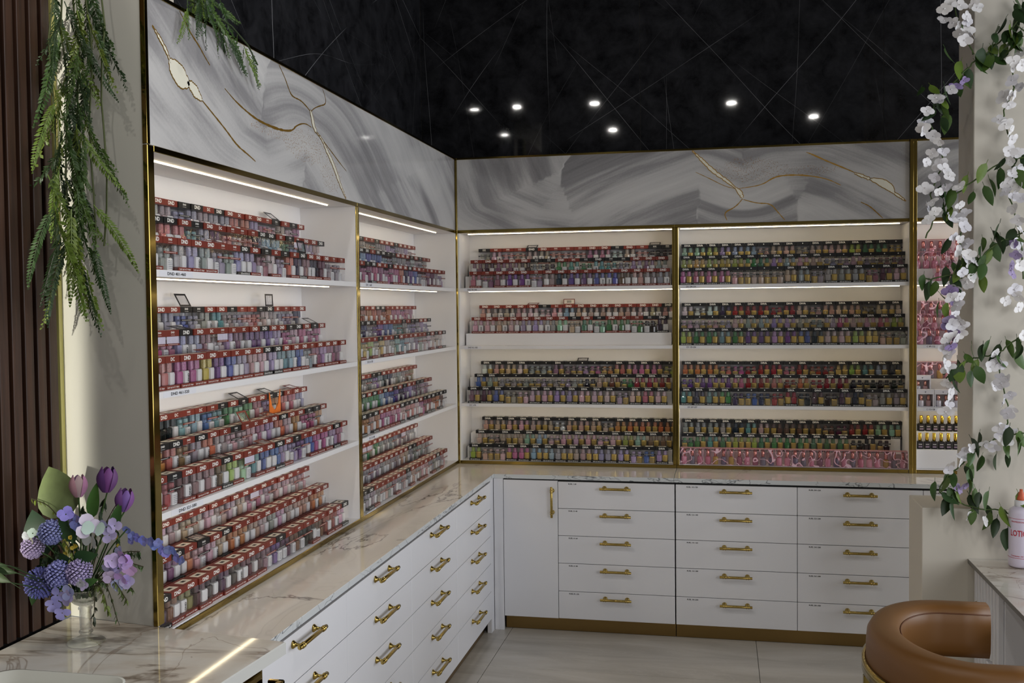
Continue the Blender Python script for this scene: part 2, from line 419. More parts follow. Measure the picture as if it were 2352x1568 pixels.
# column and half wall on the right
hw = single('wall_half', MB().bbox(2.477, 4.4, -1.4, -1.09, 0, .993, .003), M['wallpaint'], (2.477, -1.4, 0), kind='structure')
co = single('wall_column', MB().bbox(2.682, 4.4, -1.399, -1.115, .993, 4.0, .003), M['wallpaint'], (2.682, -1.4, .993), kind='structure')

# ------------------------------------------------------------------ wall display shelving
def fLeft(a, d, z): return (-d, a, z)
def fBack(a, d, z): return (a, d, z)
def abox(mb, fn, a0, a1, d0, d1, z0, z1, mi=0, cham=0):
    p, q = fn(a0, d0, z0), fn(a1, d1, z1)
    lo = [min(p[i], q[i]) for i in range(3)]; hi = [max(p[i], q[i]) for i in range(3)]
    (mb.bbox(lo[0], hi[0], lo[1], hi[1], lo[2], hi[2], cham, mi) if cham else mb.box(lo[0], hi[0], lo[1], hi[1], lo[2], hi[2], mi)); return mb
def wbox(mb, fn, a0, a1, d0, d1, z0, z1, k):
    if not k: return abox(mb, fn, a0, a1, d0, d1, z0, z1, cham=.0008)
    vs = [fn(a, d, z) for z in (z0, z1) for a, d in ((a0+k*d0, d0), (a1, d0), (a1, d1), (a0+k*d1, d1))]
    return mb.add(vs, [(0, 1, 2, 3), (4, 5, 6, 7), (0, 1, 5, 4), (1, 2, 6, 5), (2, 3, 7, 6), (3, 0, 4, 7)])
def shelf_unit(fn, a0, a1, label, tags, trims, led_in, led_out, steps, facing, k0=0):
    """a0..a1: opening between the side panels"""
    e = empty('display_shelf_unit', fn(a0, 0, ZC), label=label, cat='shelf unit', group='white lit polish display shelves')
    wh = M['shelfwhite']
    part('back_panel', abox(MB(), fn, a0-.016+(.06 if k0 else 0), a1+.016, DEP, DEP+.012, ZC, ZTB), wh, e)
    if not k0: part('side_panel', abox(MB(), fn, a0-.016, a0, .0, DEP, ZC, ZTB, cham=.0008), wh, e)
    part('side_panel', abox(MB(), fn, a1, a1+.016, .0, DEP, ZC, ZTB, cham=.0008), wh, e)
    tp = part('top_panel', wbox(MB(), fn, a0, a1, .0, DEP, ZTB, ZFB-.002, k0), wh, e)
    boards = [(tp, ZTB)]
    for k, (zb, zt) in enumerate(SH):
        b = part('shelf_board', wbox(MB(), fn, a0, a1, .0, DEP, zb, zt, k0), wh, e); boards.append((b, zb))
    bb = part('bottom_board', wbox(MB(), fn, a0, a1, .001, DEP, ZC, ZBT, k0), wh, e)
    for b, z in boards:
        part('led_strip', abox(MB(), fn, a0+led_in, a1-led_out, .091, .0965, z-.003, z), M['led'], b)
    tops = [SH[0][1], SH[1][1], SH[2][1], ZBT]
    for k, z in enumerate(tops):
        lo, hi = steps[k]
        if lo: part('riser_step', wbox(MB(), fn, a0+.012, a1-.012, .098, DEP-.001, z, z+.0745, k0), wh, e)
        if hi: part('riser_step', wbox(MB(), fn, a0+.012, a1-.012, .190, DEP-.001, z+.0745, z+.150, k0), wh, e)
    for k, (txt, off, w) in enumerate(tags):
        if not txt: continue
        own = (boards[1][0], boards[2][0], boards[3][0], bb)[k]
        zc = (SH[k][0]+SH[k][1])/2 if k < 3 else ZBT-.004
        mb = MB(); c = fn(a0+off, -.0006, zc)
        abox(mb, fn, a0+off-w*.9, a0+off+w*.9, -.0006, 0, zc-.0085, zc+.0085, 0)
        text_on(mb, txt, c, w, .0095, facing, 1, bold=.02)
        part('shelf_label', mb, [M['paper'], M['ink']], own)
    for t in trims: part('gold_trim', abox(MB(), fn, *t, cham=.0015), M['gold'], e)
    return e
ST = [(1, 1)]*4
shelf_unit(fLeft, yL+.016, yM-.017, 'white lit shelving of red-topped packs nearest the slatted wood wall',
           [('DND 401-460', .13, .105), ('DND 461-520', .135, .105), ('DND 521-580', .165, .105), ('DND 581-640', .13, .10)],
           [(yL-.004, yL+.030, -.004, .012, .975, ZFB-.002), (yL+.030, yM-.0005, -.004, .0, ZC+.0005, ZBT), (yL+.03, yM-.0005, -.004, .0, ZTB, ZFB), (yM-.018, yM-.0005, -.005, .0, ZBT, ZTB)],
           .02, .10, ST, '+x', .17)
shelf_unit(fLeft, yM+.017, -.022, 'white lit shelving of red-topped packs beside the room corner',
           [('DC 1-60', .13, .075), ('DC 61-120', .13, .075), ('DC 121-180', .14, .075), ('DC 181-240', .12, .07)], [(yM, -.013, -.004, .0, ZC+.0005, ZBT), (yM, -.013, -.004, .0, ZTB, ZFB), (yM, yM+.018, -.005, .0, ZBT, ZTB)], .01, .10, ST, '+x')
shelf_unit(fBack, .022, xM-.017, 'white lit shelving with half-empty second shelf right of corner',
           [('DND 901-960', .08, .06), ('DND 961-1003', .08, .06), ('DV 1-52', .075, .042), None and '' or ('', 0, 0)],
           [(-.0125, .0125, -.0065, .006, ZC, ZFT+.012), (.0125, xM-.0005, -.004, .0, ZC+.0005, ZBT), (.0125, xM-.0005, -.004, .0, ZTB, ZFB), (xM-.018, xM-.0005, -.005, .0, ZBT, ZTB)],
           .035, .005, [(1, 1), (1, 1), (1, 1), (1, 1)], '-y')
shelf_unit(fBack, xM+.017, xR-.022, 'white lit shelving of black-topped packs above centre drawers',
           [('DV 104-154', .075, .055), ('DV 155-206', .075, .055), ('DV 207-257', .08, .055), ('DV 258-308', .07, .05)],
           [(xM, xR-.021, -.004, .0, ZC+.0005, ZBT), (xM, xR-.021, -.004, .0, ZTB, ZFB), (xM, xM+.018, -.005, .0, ZBT, ZTB), (xR-.020, xR-.0005, -.012, .0, ZC, ZFT+.012)], .01, .035, ST, '-y')
shelf_unit(fBack, xR+.022, 3.98, 'white lit shelving of pink packs half hidden behind the column',
           [('C 1-48', .06, .04), ('C 49-112', .075, .045), ('C 113-128', .075, .045), ('', 0, 0)],
           [(xR, xR+.020, -.006, .0, ZC, ZFT+.012), (xR+.0205, 3.98, -.004, .0, ZC+.0005, ZBT), (xR+.0205, 3.98, -.004, .0, ZTB, ZFB)], .005, .02, [(1, 1), (1, 1), (1, 1), (0, 0)], '-y')
# end panel of the left shelving, beside the slatted wall
mb = MB(); q = [(.0, yL-.003), (-.3255, -3.392), (-.3255, -3.372), (.0, yL+.002)]
mb.add([(x, y_, z) for z in (.9755, 2.83) for x, y_ in q], [(0, 1, 5, 4), (1, 2, 6, 5), (2, 3, 7, 6), (3, 0, 4, 7), (4, 5, 6, 7), (3, 2, 1, 0)])
ep = single('wall_end_panel', mb, M['ivory'], (0, yL, .975), kind='structure')

# ------------------------------------------------------------------ agate marble frieze with gold veins
def seg_flow(px, pz, curve, k):
    best = (1e9, 0, 0); acc = 0
    for (x0, z0), (x1, z1) in zip(curve, curve[1:]):
        ax, az, bx, bz = x0*k, z0, x1*k, z1; dx, dz = bx-ax, bz-az; L = math.hypot(dx, dz)
        t = max(0, min(1, ((px*k-ax)*dx+(pz-az)*dz)/(L*L))); qx, qz = ax+dx*t, az+dz*t
        d = math.hypot(px*k-qx, pz-qz)
        if d < best[0]: best = (d, acc+t*L, (dx*(pz-az)-dz*(px*k-ax)))
        acc += L
    return (best[0] if best[2] > 0 else -best[0], best[1])
def smooth_poly(p, it=2):
    for _ in range(it):
        o = [p[0]]
        for a, b in zip(p, p[1:]):
            o += [tuple(a[i]*.75+b[i]*.25 for i in range(len(a))), tuple(a[i]*.25+b[i]*.75 for i in range(len(a)))]
        p = o+[p[-1]]
    return p
def frieze(fn, a0, a1, curve, k, veins, label, trims, nx, dust=()):
    e = empty('marble_frieze_panel', fn(a0, 0, ZFB), label=label, cat='marble panel', group='grey marble panels above shelves')
    nz = 26; vs = []; fs = []; at = []
    for i in range(nx+1):
        a = a0+(a1-a0)*i/nx
        for j in range(nz+1):
            z = ZFB+(ZFT-ZFB)*j/nz; vs.append(fn(a, .0, z)); d, al = seg_flow(abs(a), z, curve, k); at += [d, al, max([0.0]+[1-math.hypot((abs(a)-c[0])/c[2], (z-c[1])/c[3]) for c in dust])]
    for i in range(nx):
        for j in range(nz): p = i*(nz+1)+j; fs.append((p, p+nz+1, p+nz+2, p+1))
    b = len(vs)
    for a in (a0, a1):
        for z in (ZFB, ZFT): vs.append(fn(a, .030, z)); at += [0, 0, 0]
    n1 = nz; n2 = nx*(nz+1)
    fs += [(0, n1, b+1, b), (n2, b+2, b+3, n2+nz), (b, b+1, b+3, b+2), (n1, n2+nz, b+3, b+1), (0, b, b+2, n2)]
    mb = MB(); mb.add(vs, fs)
    sl = part('marble_slab', mb, M['agate'], e, smooth=False)
    ca = sl.data.attributes.new('flow', 'FLOAT_VECTOR', 'POINT'); ca.data.foreach_set('vector', at)
    rnd = random.Random(3)
    for path, wid, white in veins:
        p = smooth_poly(path, 3); n = len(p); vg, fg, vw, fw = [], [], [], []
        for i in range(n):
            d = (p[min(i+1, n-1)][0]-p[max(i-1, 0)][0], p[min(i+1, n-1)][1]-p[max(i-1, 0)][1]); L = math.hypot(*d) or 1
            nx_, nz_ = -d[1]/L, d[0]/L; t = i/(n-1)
            w0 = wid[0]+(wid[1]-wid[0])*math.sin(math.pi*min(1, max(0, t)))**1.5
            w = w0*(.7+.6*rnd.random()) if w0 < .012 else w0*(.88+.24*rnd.random())
            sg = -1 if fn is fLeft else 1
            for s_ in (1, -1):
                zz = min(ZFT-.001, max(ZFB+.001, p[i][1]+nz_*w*s_)); vg.append(fn(sg*(p[i][0]+nx_*w*s_), -.0006, zz))
                ww = max(0, w-.0045); zz = min(ZFT-.001, max(ZFB+.001, p[i][1]+nz_*ww*s_)); vw.append(fn(sg*(p[i][0]+nx_*ww*s_), -.0010, zz))
        for i in range(n-1): q = (2*i, 2*i+1, 2*i+3, 2*i+2); fg.append(q)
        mb = MB(); mb.add(vg, fg, 0)
        if white: mb.add(vw, fg, 1)
        part('gold_vein', mb, [M['veingold'], M['veinwhite']], e)
    for t in trims: part('gold_trim', abox(MB(), fn, *t, cham=.001), M['gold'], e)
    return e
VL = [([(3.40, 2.722), (3.36, 2.695), (3.32, 2.662), (3.30, 2.63)], (.003, .008), 1),
      ([(3.31, 2.645), (3.285, 2.625), (3.235, 2.603), (3.195, 2.595)], (.006, .036), 1),
      ([(3.21, 2.60), (3.18, 2.592), (3.15, 2.576), (3.12, 2.562)], (.006, .021), 1),
      ([(3.125, 2.564), (3.048, 2.531), (2.961, 2.493), (2.886, 2.454), (2.806, 2.436), (2.75, 2.42)], (.0018, .0035), 0),
      ([(3.245, 2.807), (3.214, 2.783), (3.176, 2.753), (3.132, 2.731), (3.097, 2.705), (3.064, 2.685)], (.0015, .003), 0),
      ([(2.967, 2.631), (2.895, 2.604), (2.816, 2.585), (2.732, 2.57), (2.627, 2.565), (2.514, 2.568), (2.427, 2.582), (2.393, 2.608), (2.309, 2.633), (2.244, 2.627)], (.0015, .0045), 0),
      ([(2.54, 2.808), (2.486, 2.769), (2.449, 2.728), (2.421, 2.713), (2.347, 2.715), (2.293, 2.703), (2.254, 2.69)], (.002, .003), 0),
      ([(2.118, 2.805), (2.087, 2.775), (2.088, 2.748), (2.149, 2.731), (2.209, 2.71), (2.241, 2.692)], (.0015, .0025), 0),
      ([(2.254, 2.695), (2.233, 2.667), (2.221, 2.635), (2.19, 2.614)], (.006, .014), 1),
      ([(2.195, 2.616), (2.132, 2.596), (2.087, 2.558), (2.04, 2.529), (1.993, 2.489), (1.945, 2.439), (1.905, 2.406), (1.87, 2.378)], (.0045, .013), 1),
      ([(2.17, 2.61), (2.06, 2.57), (1.95, 2.53), (1.86, 2.50)], (.001, .0025), 0)]
VB = [([(1.45, 2.808), (1.513, 2.743), (1.576, 2.677), (1.651, 2.623), (1.701, 2.578)], (.004, .012), 1),
      ([(1.70, 2.58), (1.727, 2.551), (1.74, 2.52)], (.006, .012), 1),
      ([(1.74, 2.515), (1.701, 2.468), (1.631, 2.437), (1.65, 2.393)], (.002, .003), 0),
      ([(1.745, 2.51), (1.825, 2.485), (1.899, 2.483), (1.936, 2.436), (1.98, 2.384)], (.0018, .003), 0),
      ([(1.72, 2.575), (1.85, 2.59), (1.912, 2.631), (1.973, 2.644), (2.095, 2.64), (2.215, 2.615), (2.29, 2.575)], (.0015, .004), 0),
      ([(2.10, 2.77), (2.119, 2.764), (2.215, 2.715), (2.335, 2.66), (2.375, 2.64)], (.0015, .004), 0),
      ([(2.365, 2.642), (2.42, 2.618), (2.455, 2.602)], (.005, .011), 1),
      ([(2.45, 2.605), (2.51, 2.585), (2.56, 2.553), (2.58, 2.52)], (.006, .024), 1),
      ([(2.575, 2.525), (2.61, 2.50), (2.645, 2.472)], (.003, .009), 1),
      ([(2.40, 2.475), (2.45, 2.45), (2.49, 2.41), (2.52, 2.38)], (.0015, .003), 0),
      ([(1.47, 2.68), (1.55, 2.64), (1.64, 2.59), (1.70, 2.575)], (.001, .002), 0)]
CL = [(3.7, 3.0), (3.3, 2.76), (3.05, 2.60), (2.85, 2.50), (2.65, 2.47), (2.48, 2.52), (2.34, 2.57), (2.2, 2.55), (2.05, 2.47), (1.85, 2.33), (1.5, 2.15)]
CB = [(.1, 2.95), (.25, 2.55), (.5, 2.44), (.75, 2.40), (1.0, 2.52), (1.2, 2.60), (1.5, 2.70), (1.75, 2.60), (1.95, 2.68), (2.15, 2.68), (2.35, 2.60), (2.6, 2.46), (2.9, 2.3)]
frieze(fLeft, yL+.012, -.013, CL, .42, VL, 'grey gold-veined marble band above the left shelves', [(yL-.004, -.013, -.004, .030, ZFT, ZFT+.012), (yL-.004, yL+.012, -.004, .012, ZFB, ZFT)], 220, [(2.30, 2.54, .34, .11), (2.03, 2.46, .2, .12), (2.6, 2.55, .3, .04)])
frieze(fBack, .013, xR-.021, CB, .6, VB, 'grey gold-veined marble band above the back shelves', [(.013, xR-.021, -.004, .030, ZFT, ZFT+.012)], 180, [(1.78, 2.68, .34, .12), (2.1, 2.665, .3, .05)])
frieze(fBack, xR+.021, 3.98, [(2.6, 2.3), (3.0, 2.6), (3.4, 2.62), (4.1, 2.9)], .6, [], 'grey marble band right of the tall gold post, behind flowers', [(xR+.021, 3.98, -.004, .030, ZFT, ZFT+.012)], 60)

# ------------------------------------------------------------------ base cabinets
def handle_mesh(L):
    mb = MB(); r = .0075; so = -.034
    mb.lathe([(r*.9, -L/2), (r, -L/2+.001), (r, L/2-.001), (r*.9, L/2)], 14, (0, so, 0), axis='x')
    for s in (-1, 1):
        x = s*(L/2-.026)
        for dx in (-.006, .006): mb.lathe([(r, x+dx-.003), (r+.0022, x+dx-.0015), (r+.0022, x+dx+.0015), (r, x+dx+.003)], 14, (0, so, 0), axis='x', cap=False)
        mb.lathe([(.0135, 0), (.0135, -.003), (.010, -.007), (.0055, -.014), (.005, -.024), (.006, -.034)], 14, (x, 0, 0), axis='y')
    return mb.mesh('bar_handle', [M['brass']], True)
HB, HL = handle_mesh(.178), handle_mesh(.215)
ZL = [.885, .728, .570, .409, .246, .085]
def cabinet(fn, a0, a1, front, label, facing, texts=None, door=False, rz=0, handles=True, hside=0):
    """front: coordinate of the drawer faces along the depth axis (negative = towards the room)"""
    e = empty('drawer_cabinet' if not door else 'door_cabinet', fn(a0, front, 0), label=label, cat='cabinet', group='white base cabinets with brass handles')
    part('carcass', abox(MB(), fn, a0+.001, a1-.001, front+.019, DEP, .085, .896), M['white'], e)
    part('shadow_gap', abox(MB(), fn, a0+.001, a1-.001, front+.012, front+.019, .086, .895), M['black'], e)
    if door:
        d = part('door', abox(MB(), fn, a0+.0015, a1-.0015, front, front+.018, .085, .888, cham=.0012), M['white'], e)
        h = put('handle', HB, d, Vector(fn(a1-.032, front, .768))-WL[d.name], rot=(0, math.pi/2, 0))
        return e
    for k in range(5):
        z1, z0 = ZL[k], ZL[k+1]
        d = part('drawer', abox(MB(), fn, a0+.0015, a1-.0015, front, front+.018, z0+.0015, z1-.0015, cham=.0012), M['white'], e)
        if handles: put('handle', HB if facing == '-y' else HL, d, Vector(fn((a0+a1)/2, front, z1-.033))-WL[d.name], rot=(0, 0, rz))
        if texts:
            mb = MB(); w = .0105*len(texts[k]) if facing == '-y' else .06
            w = .0052*len(texts[k])
            text_on(mb, texts[k], fn(a0+.062+w/2, front, z1-.0135), w, .0078, facing, 0, bold=.03)
            part('drawer_label', mb, M['ink'], d)
    return e
LF = -(dL-.004)
for i, (a0, a1) in enumerate(((-3.48, -2.717), (-2.717, -1.954), (-1.954, -1.19), (-1.19, -.43))):
    cabinet(fLeft, a0, a1, LF, 'white five-drawer unit under the left worktop, '+('beside the reception counter', 'second from the reception counter', 'second from the inside corner', 'beside the inside corner')[i],
            '+x', ['RUEL 1', '', '', '', ''] and None, rz=math.pi/2)
BF = dB+.004
cabinet(fBack, .362, .685, BF, 'white cupboard with one tall door and upright brass handle beside the corner', '-y', door=True)
def rr(n): return ['RUEL %d-%d' % (n+20*k+1, n+20*k+20) for k in range(5)]
cabinet(fBack, .685, 1.354, BF, 'white five-drawer unit labelled 1-20 to 81-100 beside the tall door', '-y', rr(0))
cabinet(fBack, 1.358, 2.022, BF, 'white five-drawer unit labelled 101-120 to 181-200 in the middle', '-y', rr(100))
cabinet(fBack, 2.022, 2.677, BF, 'white five-drawer unit labelled 201-220 to 281-300 behind the tan chair', '-y', rr(200))
cabinet(fBack, 2.677, 3.34, BF, 'white five-drawer unit mostly hidden behind the half wall', '-y', rr(300))
cf = empty('corner_filler', (dL, dB, 0), label='narrow white filler post in the inside corner of the cabinets', cat='filler panel')
part('filler_panel', MB().bbox(dL-.002, .3605, BF, BF+.018, 0, .896, .001), M['white'], cf)
part('filler_return', MB().bbox(dL-.030, dL-.004, -.428, BF-.001, 0, .896, .001), M['white'], cf)
tk = single('toe_kick', MB().bbox(.362, 1.354, BF+.045, BF+.058, .002, .084, .001), M['goldbrush'], (.362, BF+.05, 0), label='brushed gold toe kick below the tall door and first drawers', cat='toe kick', group='gold toe kicks')
tk = single('toe_kick', MB().bbox(1.358, 3.34, BF+.045, BF+.058, .002, .084, .001), M['goldbrush'], (1.358, BF+.05, 0), label='brushed gold toe kick below the middle and right drawers', cat='toe kick', group='gold toe kicks')
tk = single('toe_kick', MB().bbox(dL-.062, dL-.049, -3.48, -.43, .002, .084, .001), M['goldbrush'], (dL-.055, -3.48, 0), label='brushed gold toe kick below the left drawers', cat='toe kick', group='gold toe kicks')

# worktops (polished top + veined edge)
def slab(name, poly, z0, z1, mats, c=.0015, **k):
    """poly: corners counter-clockwise; slot 0 top/bottom, slot 1 edge"""
    n = len(poly); cx = sum(p[0] for p in poly)/n; cy = sum(p[1] for p in poly)/n; mb = MB()
    ins = []
    for i in range(n):
        a, b, d = Vector(poly[i-1]), Vector(poly[i]), Vector(poly[(i+1) % n])
        u, w = (b-a).normalized(), (d-b).normalized(); nrm = Vector((-u.y-w.y, u.x+w.x)); dn = nrm.normalized()
        ins.append(b+dn*c*1.2)
    vs = [(p[0], p[1], z0) for p in poly]+[(p[0], p[1], z1-c) for p in poly]+[(p.x, p.y, z1) for p in ins]
    mb.add(vs, [tuple(range(2*n, 3*n)), tuple(range(n-1, -1, -1))], 0)
    mb.add(vs, [(i, (i+1) % n, n+(i+1) % n, n+i) for i in range(n)]+[(n+i, n+(i+1) % n, 2*n+(i+1) % n, 2*n+i) for i in range(n)], 1)
    return single(name, mb, mats, (poly[0][0], poly[0][1], z1), **k)
slab('worktop', [(-.262, -3.50), (dL, -3.50), (dL, dB), (xM+.001, dB), (xM+.001, .262), (-.262, .262)], .8965, ZC, [M['worktop'], M['wedge']], label='L-shaped polished marble worktop wrapping the inside corner', cat='worktop')
slab('worktop', [(xM+.003, dB), (3.99, dB), (3.99, .262), (xM+.003, .262)], .8965, ZC, [M['worktop'], M['wedge']], label='straight polished marble worktop below the black-topped packs', cat='worktop')

# reception counter at lower left
A, B_, C_, D_ = (-.316, -3.3955), (.428, -3.503), (.335, -4.60), (-.316, -4.60)
rc = empty('reception_counter', (.0, -4.0, 0), label='veined cream marble counter on a gold base beside the slatted wall', cat='counter')
t = slab('marble_top', [D_, C_, B_, A], .941, .975, [M['calacatta'], M['plainedge']], c=.003)
t.parent = rc; t.location = Vector(t.location)-Vector((0, -4, 0)); WL[t.name] = Vector((0, -4, 0))
part('gold_body', MB().bbox(-.31, .385, -4.58, -3.56, .0, .940, .003), M['gold'], rc)
part('white_inset', MB().bbox(.386, .394, -4.56, -3.62, .10, .90, .002), M['white'], rc)
part('gold_rail', MB().bbox(.386, .404, -4.56, -3.60, .905, .925, .003), M['gold'], rc)
mbx = MB().bbox(.418, .436, -4.56, -3.53, .0, .88, .003).bbox(.39, .436, -3.545, -3.53, .0, .88, .003)
part('gold_apron', mbx, M['gold'], rc)
# white tray on the counter
def tray():
    e = empty('plastic_tray', (.0, -4.06, .975), label='white rounded plastic tray on the cream marble counter', cat='tray')
    def ring(hx, hy, r, z):
        pts = []
        for cx, cy, a0 in ((hx-r, hy-r, 0), (-hx+r, hy-r, 90), (-hx+r, -hy+r, 180), (hx-r, -hy+r, 270)):
            for k in range(7): a = math.radians(a0+k*15); pts.append((.02+cx+r*math.cos(a), -4.06+cy+r*math.sin(a), z))
        return pts
    def loft(rings, mb):
        n = len(rings[0]); vs = [p for r in rings for p in r]
        mb.add(vs, [(j*n+i, j*n+(i+1) % n, (j+1)*n+(i+1) % n, (j+1)*n+i) for j in range(len(rings)-1) for i in range(n)]+[tuple(range((len(rings)-1)*n, len(rings)*n))])
    mb = MB(); loft([ring(.175, .165, .05, .976), ring(.185, .175, .06, 1.0), ring(.192, .182, .06, 1.001), ring(.192, .182, .06, .996), ring(.186, .176, .06, .995), ring(.176, .166, .05, .98)][:0] or
                    [ring(.165, .155, .05, .9755), ring(.180, .172, .06, .997), ring(.186, .178, .06, 1.0), ring(.180, .172, .06, 1.0), ring(.166, .158, .05, .981)], mb)
    part('tray_shell', mb, M['basin'], e, True)
tray()
# ------------------------------------------------------------------ nail polish packs
PAL = {'G': ((164, 160, 160), 'silver-grey'), 'w': ((226, 224, 220), 'white'), 'k': ((34, 30, 34), 'black'), 'n': ((205, 168, 142), 'nude'), 'p': ((222, 172, 178), 'pale pink'),
       'P': ((206, 92, 138), 'pink'), 'm': ((150, 92, 118), 'mauve'), 'r': ((176, 36, 40), 'red'), 'C': ((222, 112, 96), 'coral'), 'o': ((226, 122, 58), 'orange'),
       'y': ((218, 184, 66), 'yellow'), 'l': ((172, 200, 62), 'lime'), 'g': ((66, 148, 82), 'green'), 't': ((92, 158, 160), 'teal'), 'b': ((72, 104, 182), 'blue'),
       's': ((142, 178, 208), 'sky blue'), 'v': ((112, 66, 152), 'violet'), 'V': ((172, 148, 196), 'lavender'), 'u': ((88, 42, 62), 'plum'), 'e': ((120, 76, 54), 'brown'),
       'd': ((146, 118, 62), 'gold glitter'), 'N': ((38, 44, 76), 'navy'), 'M': ((150, 208, 170), 'mint')}
def mute(c):
    g = sum(c)/3; return tuple((x*.72+g*.28)*.97 for x in c)
def lighten(c, k): return tuple(x+(236-x)*k for x in c)
BW, BH, BD = .0745, .1015, .056
def body_prof(flare):
    return [(.0132, 0), (.0142, .002), (.0168, .0345), (.0155, .0382), (.008, .0388)] if flare else [(.0150, 0), (.0160, .002), (.0168, .0320), (.0152, .0374), (.008, .0385)]
def bottle_mesh(name, mat, flare, deco=None):
    mb = MB(); mb.lathe(body_prof(flare), 12, sq=4.5)
    if deco == 'word': text_on(mb, 'DND', (.004, -.0168, .017), .026, .0085, '-y', 1, bold=.03, roll=math.pi/2)
    if deco == 'lines':
        for k in range(5): z = .006+k*.0055; mb.add([(-.012, -.0172, z), (.012, -.0172, z), (.012, -.0172, z+.0014), (-.012, -.0172, z+.0014)], [(0, 1, 2, 3)], 1)
    return mb.mesh(name, [mat, M['ink'] if deco != 'lines' else M['greydev']], False)
def cap_mesh(mat, flare):
    return MB().lathe([(.0080, .0375), (.0084, .0402), (.0114, .0405), (.0108, .0655), (.0095, .068)], 10).mesh('cap', [mat])
def carton(mat, kind, text, small, dot=False):
    """kind header: lid block; flat print on its front and a barcode patch on top"""
    mb = MB(); z0 = BH-.0205; mb.box(-BW/2+.0004, BW/2-.0004, -BD/2, BD/2, z0, BH)
    zc = z0+.0108
    if dot: mb.lathe([(.0035, 0), (.0035, -.0005)], 8, (0, -BD/2, zc), 1, axis='y')
    elif text == 'DND' : text_on(mb, 'DND', (0, -BD/2, zc+(.002 if small else 0)), .020 if small else .036, .0062 if small else .0128, '-y', 1, bold=.03)
    else: text_on(mb, text, (0, -BD/2, zc), (.014 if small else .020) if text == 'DC' else .036, .0062 if small else .0112, '-y', 1, bold=.03)
    if small and not dot: mb.add([(-.011, -BD/2-.0004, zc-.0068), (.011, -BD/2-.0004, zc-.0068), (.011, -BD/2-.0004, zc-.0060), (-.011, -BD/2-.0004, zc-.0060)], [(0, 1, 2, 3)], 1)
    mb.box(-.024, .024, -.016, .016, BH, BH+.0003, 2); mb.box(-.009, .009, -.006, .006, BH+.0003, BH+.0005, 3)
    return mb.mesh('lid', [mat, M['print'], M['cream'], M['ink']])
def foot(mat, txt):
    mb = MB(); mb.box(-BW/2+.0004, BW/2-.0004, -BD/2-.0003, BD/2, 0, .0122); text_on(mb, txt, (0, -BD/2-.0003, .0062), .060, .0068, '-y', 1, bold=.01)
    return mb.mesh('base_band', [mat, M['print']])
def midband(mat):
    mb = MB(); mb.box(-BW/2+.0004, BW/2-.0004, -BD/2-.0005, -BD/2-.0001, .0515, .0580)
    for k in range(7): x = -.028+k*.0082; mb.add([(x, -BD/2-.0009, .0542), (x+.006, -BD/2-.0009, .0542), (x+.006, -BD/2-.0009, .0556), (x, -BD/2-.0009, .0556)], [(0, 1, 2, 3)], 1)
    return mb.mesh('label_band', [mat, M['print']])
def shell():
    x, y, z0, z1 = BW/2-.0003, BD/2-.0002, .0005, BH-.0206; mb = MB()
    vs = [(-x, -y, z0), (x, -y, z0), (x, y, z0), (-x, y, z0), (-x, -y, z1), (x, -y, z1), (x, y, z1), (-x, y, z1)]
    mb.add(vs, [(0, 1, 5, 4), (1, 2, 6, 5), (2, 3, 7, 6), (3, 0, 4, 7)]); return mb.mesh('clear_box', [M['clear']])
def flap(mat):
    mb = MB(); w, h, b = BW/2-.004, .050, .0065
    mb.box(-w, w, -.0006, .0006, 0, b).box(-w, w, -.0006, .0006, h-b, h).box(-w, -w+b, -.0006, .0006, b, h-b).box(w-b, w, -.0006, .0006, b, h-b)
    mb.box(-w+b, w-b, -.0002, .0002, b, h-b, 1); return mb.mesh('open_flap', [mat, M['clear']])
def flap_code(mat):
    mb = MB(); w, h, b = BW/2-.002, .034, .004
    mb.box(-w, w, -.0006, .0006, 0, h); mb.box(-w+b, w-b, -.0009, -.0006, b, h-b, 1)
    for k in range(8): x = -.014+k*.0036; mb.box(x, x+.0018, -.0012, -.0009, .009, .025, 2)
    return mb.mesh('open_flap', [mat, M['cream'], M['ink']])
D = {'R': carton(M['redcard'], 0, 'DND', 0), 'r': carton(M['redcard'], 0, 'DND', 1), 'd': carton(M['redcard'], 0, 'DC', 0), 'B': carton(M['blackcard'], 0, 'DND', 0),
     'b': carton(M['blackcard'], 0, 'DND', 1), 'V': carton(M['blackcard'], 0, 'DIVA', 0), 'x': carton(M['blackcard'], 0, 'DIVA', 1, True)}
D['q'] = D['r']
FT = {'red': foot(M['redcard'], 'Last up to 21 days'), 'black': foot(M['blackcard'], 'DND with 100% Pure Gel')}
MBD = {'red': midband(M['redcard']), 'black': midband(M['blackcard'])}
SHELL = shell(); FLAP = {'red': flap(M['redcard']), 'black': flap(M['blackcard'])}; FCODE = flap_code(M['redcard'])
BOT = {'tint0': bottle_mesh('bottle', M['polish'], 0), 'tint1': bottle_mesh('bottle', M['polish'], 1), 'pearl': bottle_mesh('bottle', M['pearl'], 0), 'pearlw': bottle_mesh('bottle', M['pearl'], 0, 'word'),
       'pearll': bottle_mesh('bottle', M['pearl'], 0, 'lines'), 'gold': bottle_mesh('bottle', M['goldfoil'], 1), 'goldl': bottle_mesh('bottle', M['goldfoil'], 1, 'lines')}
CAP = [cap_mesh(M['cap'], 0), cap_mesh(M['cap'], 1)]
CARD = MB().box(-BW/2+.004, BW/2-.004, -BD/2+.0005, -BD/2+.001, .0585, BH-.021).mesh('blank_card', [simple('lilac_card', (206, 200, 214), .6)])
ORD = 'first second third fourth fifth sixth seventh eighth ninth tenth eleventh twelfth thirteenth fourteenth fifteenth sixteenth seventeenth eighteenth nineteenth twentieth'.split()
rp = random.Random(11)
